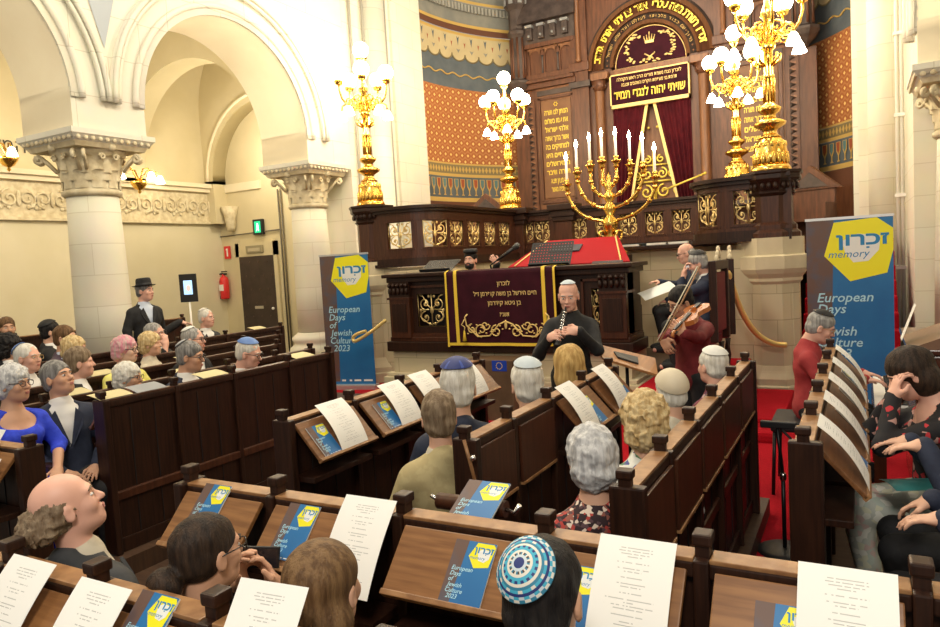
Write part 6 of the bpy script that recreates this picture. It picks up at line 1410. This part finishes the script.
# middle block
seat(437,418,'person with short greyish hair in an olive gold jacket seen from behind',X=-1.82,rz=R_(52),hy=R_(-16),hair='full',hc='greybrown',top='jacket',tc='olive',sc='beige',face=False,h=.008)
seat(456,388,'man in navy jacket with a shiny navy skullcap on white hair',X=-2.02,s=1.18,rz=R_(45),hy=R_(-20),hair='full',hc='white',hat='kippah',hatc=[KNAVY,(KNAVY,KNAVY,KNAVY,KNAVY,KNAVY,mat('kippah_satin',(.04,.08,.34),.35))],hax=(0,-.15,1),hatang=.86,tc='navy',face=False,h=.008)
seat(526,385,'white-haired man in dark jacket with a pale blue skullcap',X=-1.82,s=1.16,rz=R_(50),hy=R_(-10),hair='full',hc='white',hat='kippah',hatc=KPALE,hax=(0,-.25,1),hatang=.78,tc='navy',face=False,h=.0085)
seat(568,366,'blond woman seen from behind in front of the wind player',X=-1.78,rz=R_(40),hy=R_(-10),hair='bob',hc='blond',tc='black',top='shirt',face=False,s=1.2)
seat(590,458,'woman with silver hair in a dark red floral top seen from behind',X=-0.92,rz=R_(42),hy=R_(-8),hair='fluffy',hc='silver',top='blouse',tc='flecked',skin='fair',face=False,h=.007)
seat(643,421,'woman with curly blond hair and a green and white top',X=-0.9,rz=R_(35),hy=R_(-8),hair='curly',hc='paleblond',top='blouse',tc='greenprint',face=False,h=.008)
seat(670,392,'person wearing a large beige cap over the head',X=-0.92,rz=R_(40),hy=R_(-5),hair='thin',hc='white',hat='kippah',hatc=KBEIGE,hatang=1.35,hax=(0,-.45,.9),top='shirt',tc='beige',face=False,h=.009)
seat(712,366,'man with a pale skullcap and plaid jacket at the end of the pew',X=-0.88,rz=R_(62),hy=R_(-8),hair='short',hc='white',hat='kippah',hatc=KWHITE,hax=(0,-.2,1),hatang=.95,top='shirt',tc='plaid',face=False,h=.009,skin='pink')
# bottom row
seat(85,501,'balding man with wild grey hair in a dark jacket looking up',Y=1.33,rz=R_(0),hy=R_(-28),hp=R_(20),hair='wild',hc='greybrown',tc='charcoal',sc='beige',skin='pink',h=.006,headscale=.90)
r34,M34,A34=seat(208,552,'woman with dark hair in a bun and black glasses filming with a phone',Y=1.3,rz=R_(-8),hy=R_(-2),hair='bun',hc='dark',glasses='dark',tc='black',top='shirt',skin='tan',h=.0055,headscale=.90,
  hands=((277,590,1.58,(-.45,-.1,1),(.3,.9,0.2),.75),(240,588,1.52,(.15,-.1,1),(-.8,-.3,0),.75)))
seat(325,588,'woman with long straight brown hair in a brown top seen from behind',Y=1.3,rz=R_(8),hair='long',hc='lightbrown',top='shirt',tc='olive',face=False,h=.0065)
seat(541,596,'dark-haired man with a blue ringed knitted skullcap seen from behind',Y=1.33,rz=R_(2),hp=R_(-6),hair='short',hc='black',skin='tan',top='shirt',tc='black',face=False,h=.006,headscale=1.0,
  hat='kippah',hax=(-.10,-.84,.54),hatang=.70,hatc=[KNAVY,KNAVY,KPALE,(KDOT,KBR,KCREAM),KCREAM,KTURQ,(KTURQ,KNAVY),KCREAM,KDOT,(KTURQ,KCREAM,KTURQ),KNAVY,(KPALE,KTURQ),(KDOT,KCREAM)])
# right side
seat(922,367,'woman with dark brown hair in red floral top, hands raised to her face',Y=4.05,rz=R_(98),hp=R_(-22),lean=.12,hair='bob',hc='dark',top='dress',tc='redfloral',lc='paleprint',skin='pink',hands=((897,396,4.10,(.25,0,1),(-1,-.3,0),.8),(893,398,3.93,(.2,.1,1),(-.9,-.4,0),.8)),h=.0075)
seat(1000,388,'person in dark suit at the right edge, hand resting on a teal folder',X=.50,rz=R_(90),tc='navy',sc='white',face=False,h=.008,hair='short',hc='grey',hands=((911,441,3.75,(-1,.1,-.1),(0,0,1),.35),(925,446,3.45,(-1,.1,-.1),(0,0,1),.4)))
seat(1030,425,'person with a dark sleeve and white cuff low at the right edge',X=.50,rz=R_(90),tc='navy',sc='white',face=False,h=.008,hair='short',hc='dark',hands=((934,500,3.20,(-.8,.3,-.4),(0,0,1),.5),(945,520,2.95,(-1,.1,-.1),(0,0,1),.5)))
# players
seat(569,294,'clarinet player in black with a grey skullcap looking down',Y=5.35,rz=R_(193),hp=R_(-14),pose='stand',s=.985,top='shirt',tc='black',hair='bald',hc='grey',hat='kippah',hatc=KPALE,hax=(0,-.12,1),hatang=.72,skin='pink',h=.0065,
  hands=((549,338,5.02,(.8,-.45,.3),(0,-.8,.5),.9),(579,331,5.05,(-.9,-.4,.1),(.1,-.8,.5),.9)))
seat(684,297,'violinist in a dark red shirt with short black hair and glasses',Y=5.85,rz=R_(150),hy=R_(-14),hp=R_(-20),hr=R_(-10),lean=.12,pose='stand',top='shirt',tc='darkred',hair='short',hc='black',glasses='dark',skin='tan',h=.0065,
  hands=((655,345,5.15,(.3,-.2,-.6),(-.2,-.9,.2),.8),(680,334,5.22,(-.6,-.1,.5),(.4,-.9,-.2),.9)))
seat(813,324,'pianist in a red shirt with a black skullcap and glasses',Y=6.2,rz=R_(-86),hp=R_(-22),lean=.04,top='shirt',tc='red',hair='short',hc='grey',hat='kippah',hatc=KBLACK,hax=(0,-.1,1),hatang=.85,glasses='gold',arms=('piano','piano'),skin='pink',h=.007)
seat(702,262,'grey-bearded man in blue suit with a black skullcap, hand at his face',Y=8.30,rz=R_(95),hp=R_(-18),hy=R_(14),hair='full',hc='grey',beard=('grey',True),hat='kippah',hatc=KBLACK,hax=(0,-.35,1),hatang=.95,tc='navy',sc='white',arms=('lap','chin'),skin='pink')
seat(689,252,'bald man with glasses reading, behind the grey-bearded man',Y=8.95,rz=R_(110),hp=R_(-16),hair='bald',hc='grey',glasses='dark',tc='navy',sc='lightblue',arms=('desk','lap'),skin='pink')
seat(471,260,'singer with a dark beard and tall black cap behind the carved desk',Y=9.15,s=1.12,rz=R_(195),hy=R_(-10),hair='short',hc='black',beard=('black',False),tc='black',sc='white',hands=('lap',(498,263,8.85,(-.4,-.5,.7),(.3,-1,.2),1.0)),skin='pink')
p=at(470.5,251.5,Y=9.14); m=MB(); m.lathe([(.105,-.02),(.108,0),(.104,.03),(.095,.04),(0,.043)],24,BLACK); o=m.obj('cap',label='tall round black cap on the singer',cat='hat'); o.location=p
# ---------------------------------------------------------------- instruments, phone, open book
def w2(root_pt,rz,loc): return Vector(root_pt)+Rz(rz)@Vector(loc)
a=at(566,307,Y=5.22); b=at(557,347,Y=4.95); t=empty('clarinet',(0,0,0),0,'black and silver clarinet held by the player in black','clarinet'); d_=(b-a); 
m=MB(); m.tube([a,a+d_*.12,a+d_*.13,a+d_*.55,a+d_*.56,a+d_*.86,a+d_*.95,b],[.006,.013,.014,.014,.016,.016,.022,.032],12,BLACK); m.obj('body',t)
m=MB()
for k in (.14,.35,.56,.85): 
    c=a+d_*k; m.tube([c,c+d_.normalized()*.012],.0185,12,CHROME)
for k in range(9): c=a+d_*(.2+.07*k); m.ball(c+Vector((-.0,-.017,0)),(.009,.006,.009),CHROME,None,8,6); m.tube([c+Vector((.012,-.012,0)),c+d_*.06+Vector((.012,-.012,0))],.003,5,CHROME)
m.obj('keys',t)
# violin
VW=mat('violin_varnish',(.42,.12,.03),.25,col2=(.56,.20,.05),scale=6,coat=.5)
cpt=at(692,315,Y=5.50); npt=at(677,331,Y=5.22); yd=(npt-cpt).normalized(); Mv=frame_from(cpt,yd,(-.25,-.75,.62)); t=empty('violin',(0,0,0),0,'orange brown violin under the chin of the violinist','violin')
out=[]; 
prof=[(0,.060),(.02,.085),(.06,.102),(.10,.098),(.14,.072),(.18,.056),(.21,.060),(.25,.078),(.29,.084),(.33,.074),(.355,.045),(.36,.0)]
L=[(w,y-.18) for y,w in prof]; R2_=[(-w,y) for w,y in L[::-1]]; poly=L+R2_[1:]
m=MB(); m.prism(poly,2,-.018,.018,VW,Mv)
for k in (-1,1): m.add([(k*.03,-.03,.0195),(k*.036,-.03,.0195),(k*.05,.05,.0195),(k*.044,.05,.0195)],[(0,1,2,3)],BLACK,Mv)
m.obj('body',t)
m=MB(); m.box((-.012,.02,.019),(.012,.33,.03),BLACK,Mv); m.box((-.011,.17,.0),(.011,.32,.02),VW,Mv); m.tube([(0,.32,.015),(0,.36,.015),(0,.385,-.0),(0,.37,-.015)],[.012,.012,.012,.01],8,VW,Mv)
for k in range(4): m.ball(((-1)**k*.022,.33+.012*k,.01),(.012,.005,.005),BLACK,Mv,8,6)
m.obj('neck',t); m=MB(); m.box((-.025,-.045,.019),(.025,-.04,.045),VW,Mv); m.prism([(-.02,-.17),(.02,-.17),(.012,-.07),(-.012,-.07)],2,.022,.032,BLACK,Mv); m.obj('tailpiece',t)
m=MB()
for k in range(4): m.tube([Mv@Vector((-.009+.006*k,-.08,.036)),Mv@Vector((-.009+.006*k,-.042,.046)),Mv@Vector((-.006+.004*k,.33,.032))],.0008,4,CHROME)
m.obj('strings',t)
t=empty('violin_bow',(0,0,0),0,'long thin bow crossing in front of the violinist face','bow'); a=at(660,341,Y=5.05); b=at(700,266,Y=5.35); d_=b-a
m=MB(); m.tube([a,a+d_*.5+Vector((.008,0,.0)),b],.006,8,mat('bow_wood',(.30,.15,.06),.3)); m.obj('stick',t); m=MB(); m.tube([a+Vector((-.02,0,0)),b+Vector((-.018,0,0))],.0045,5,mat('bow_hair',(.72,.66,.5),.5)); m.obj('bow_hair',t)
# phone
ph_=at(257,557,Y=1.60); Mp=T(*ph_)@Rz(R_(38))@Ry(R_(8)); t=empty('smartphone',(0,0,0),0,'black smartphone held up sideways by the woman with glasses','phone')
m=MB(); m.box((-.072,-.004,-.036),(.072,.004,.036),BLACK,Mp,.003); m.obj('case',t); m=MB(); m.box((-.066,-.0050,-.031),(.066,-.0042,.031),mat('phone_screen',(.01,.012,.018),.08),Mp); m.obj('screen',t)
p=at(657,291,Y=8.75); put(sheet_mesh(.42,.28,.02,'book_pages',0,PWHT),'open_book',frame_from(p,(-.5,.7,.25),(-.2,-.3,1)),'open white book held by the bald reader','book')
put(sheet_mesh(.24,.17,.01,'book_pages',0,mat('teal_cover',(.02,.16,.17),.5)),'teal_folder',T(.20,3.75,.86)@Rz(.4),'teal folder lying on a lap at the right edge','folder')
# ---------------------------------------------------------------- camera, light
cam=bpy.data.cameras.new('camera'); co=bpy.data.objects.new('camera',cam); COL.objects.link(co)
cam.sensor_width=36; cam.lens=FPX/940*36; cam.clip_start=.05; cam.clip_end=100
M=Matrix((Vector(cr),Vector(cu),Vector(-fw))).transposed().to_4x4(); M.translation=Vector((0,0,HC)); co.matrix_world=M; SC.camera=co
w=bpy.data.worlds.new('world'); SC.world=w; w.use_nodes=True; bg=w.node_tree.nodes['Background']; bg.inputs[0].default_value=(1,.93,.80,1); bg.inputs[1].default_value=.28
def lamp(loc,e,size=.5,col=(1,.87,.66),ty='POINT'):
    l=bpy.data.lights.new('lamp',ty); l.energy=e; l.color=col; o=bpy.data.objects.new('lamp',l); COL.objects.link(o); o.location=loc
    if ty=='POINT': l.shadow_soft_size=size
    else: l.size=size
    return o
for x,y in ((-4.1,1.5),(-4.1,5.5),(-4.1,9.8)): lamp((x,y,7.5),400,.6)
lamp((.3,-1.2,4.6),340,.5,(1,.93,.82)); lamp((-4.1,13.2,7.8),160,.5)  # first: unseen fill light added behind the camera for faces and near desks
for y in (4,8.3,11.8): lamp((-11.9,y,4.9),105,.25,(1,.88,.68))
lamp((3.5,8,5),80,.4)
SC.view_settings.view_transform='Standard'; SC.view_settings.look='None'; SC.view_settings.exposure=0.55; SC.view_settings.gamma=1
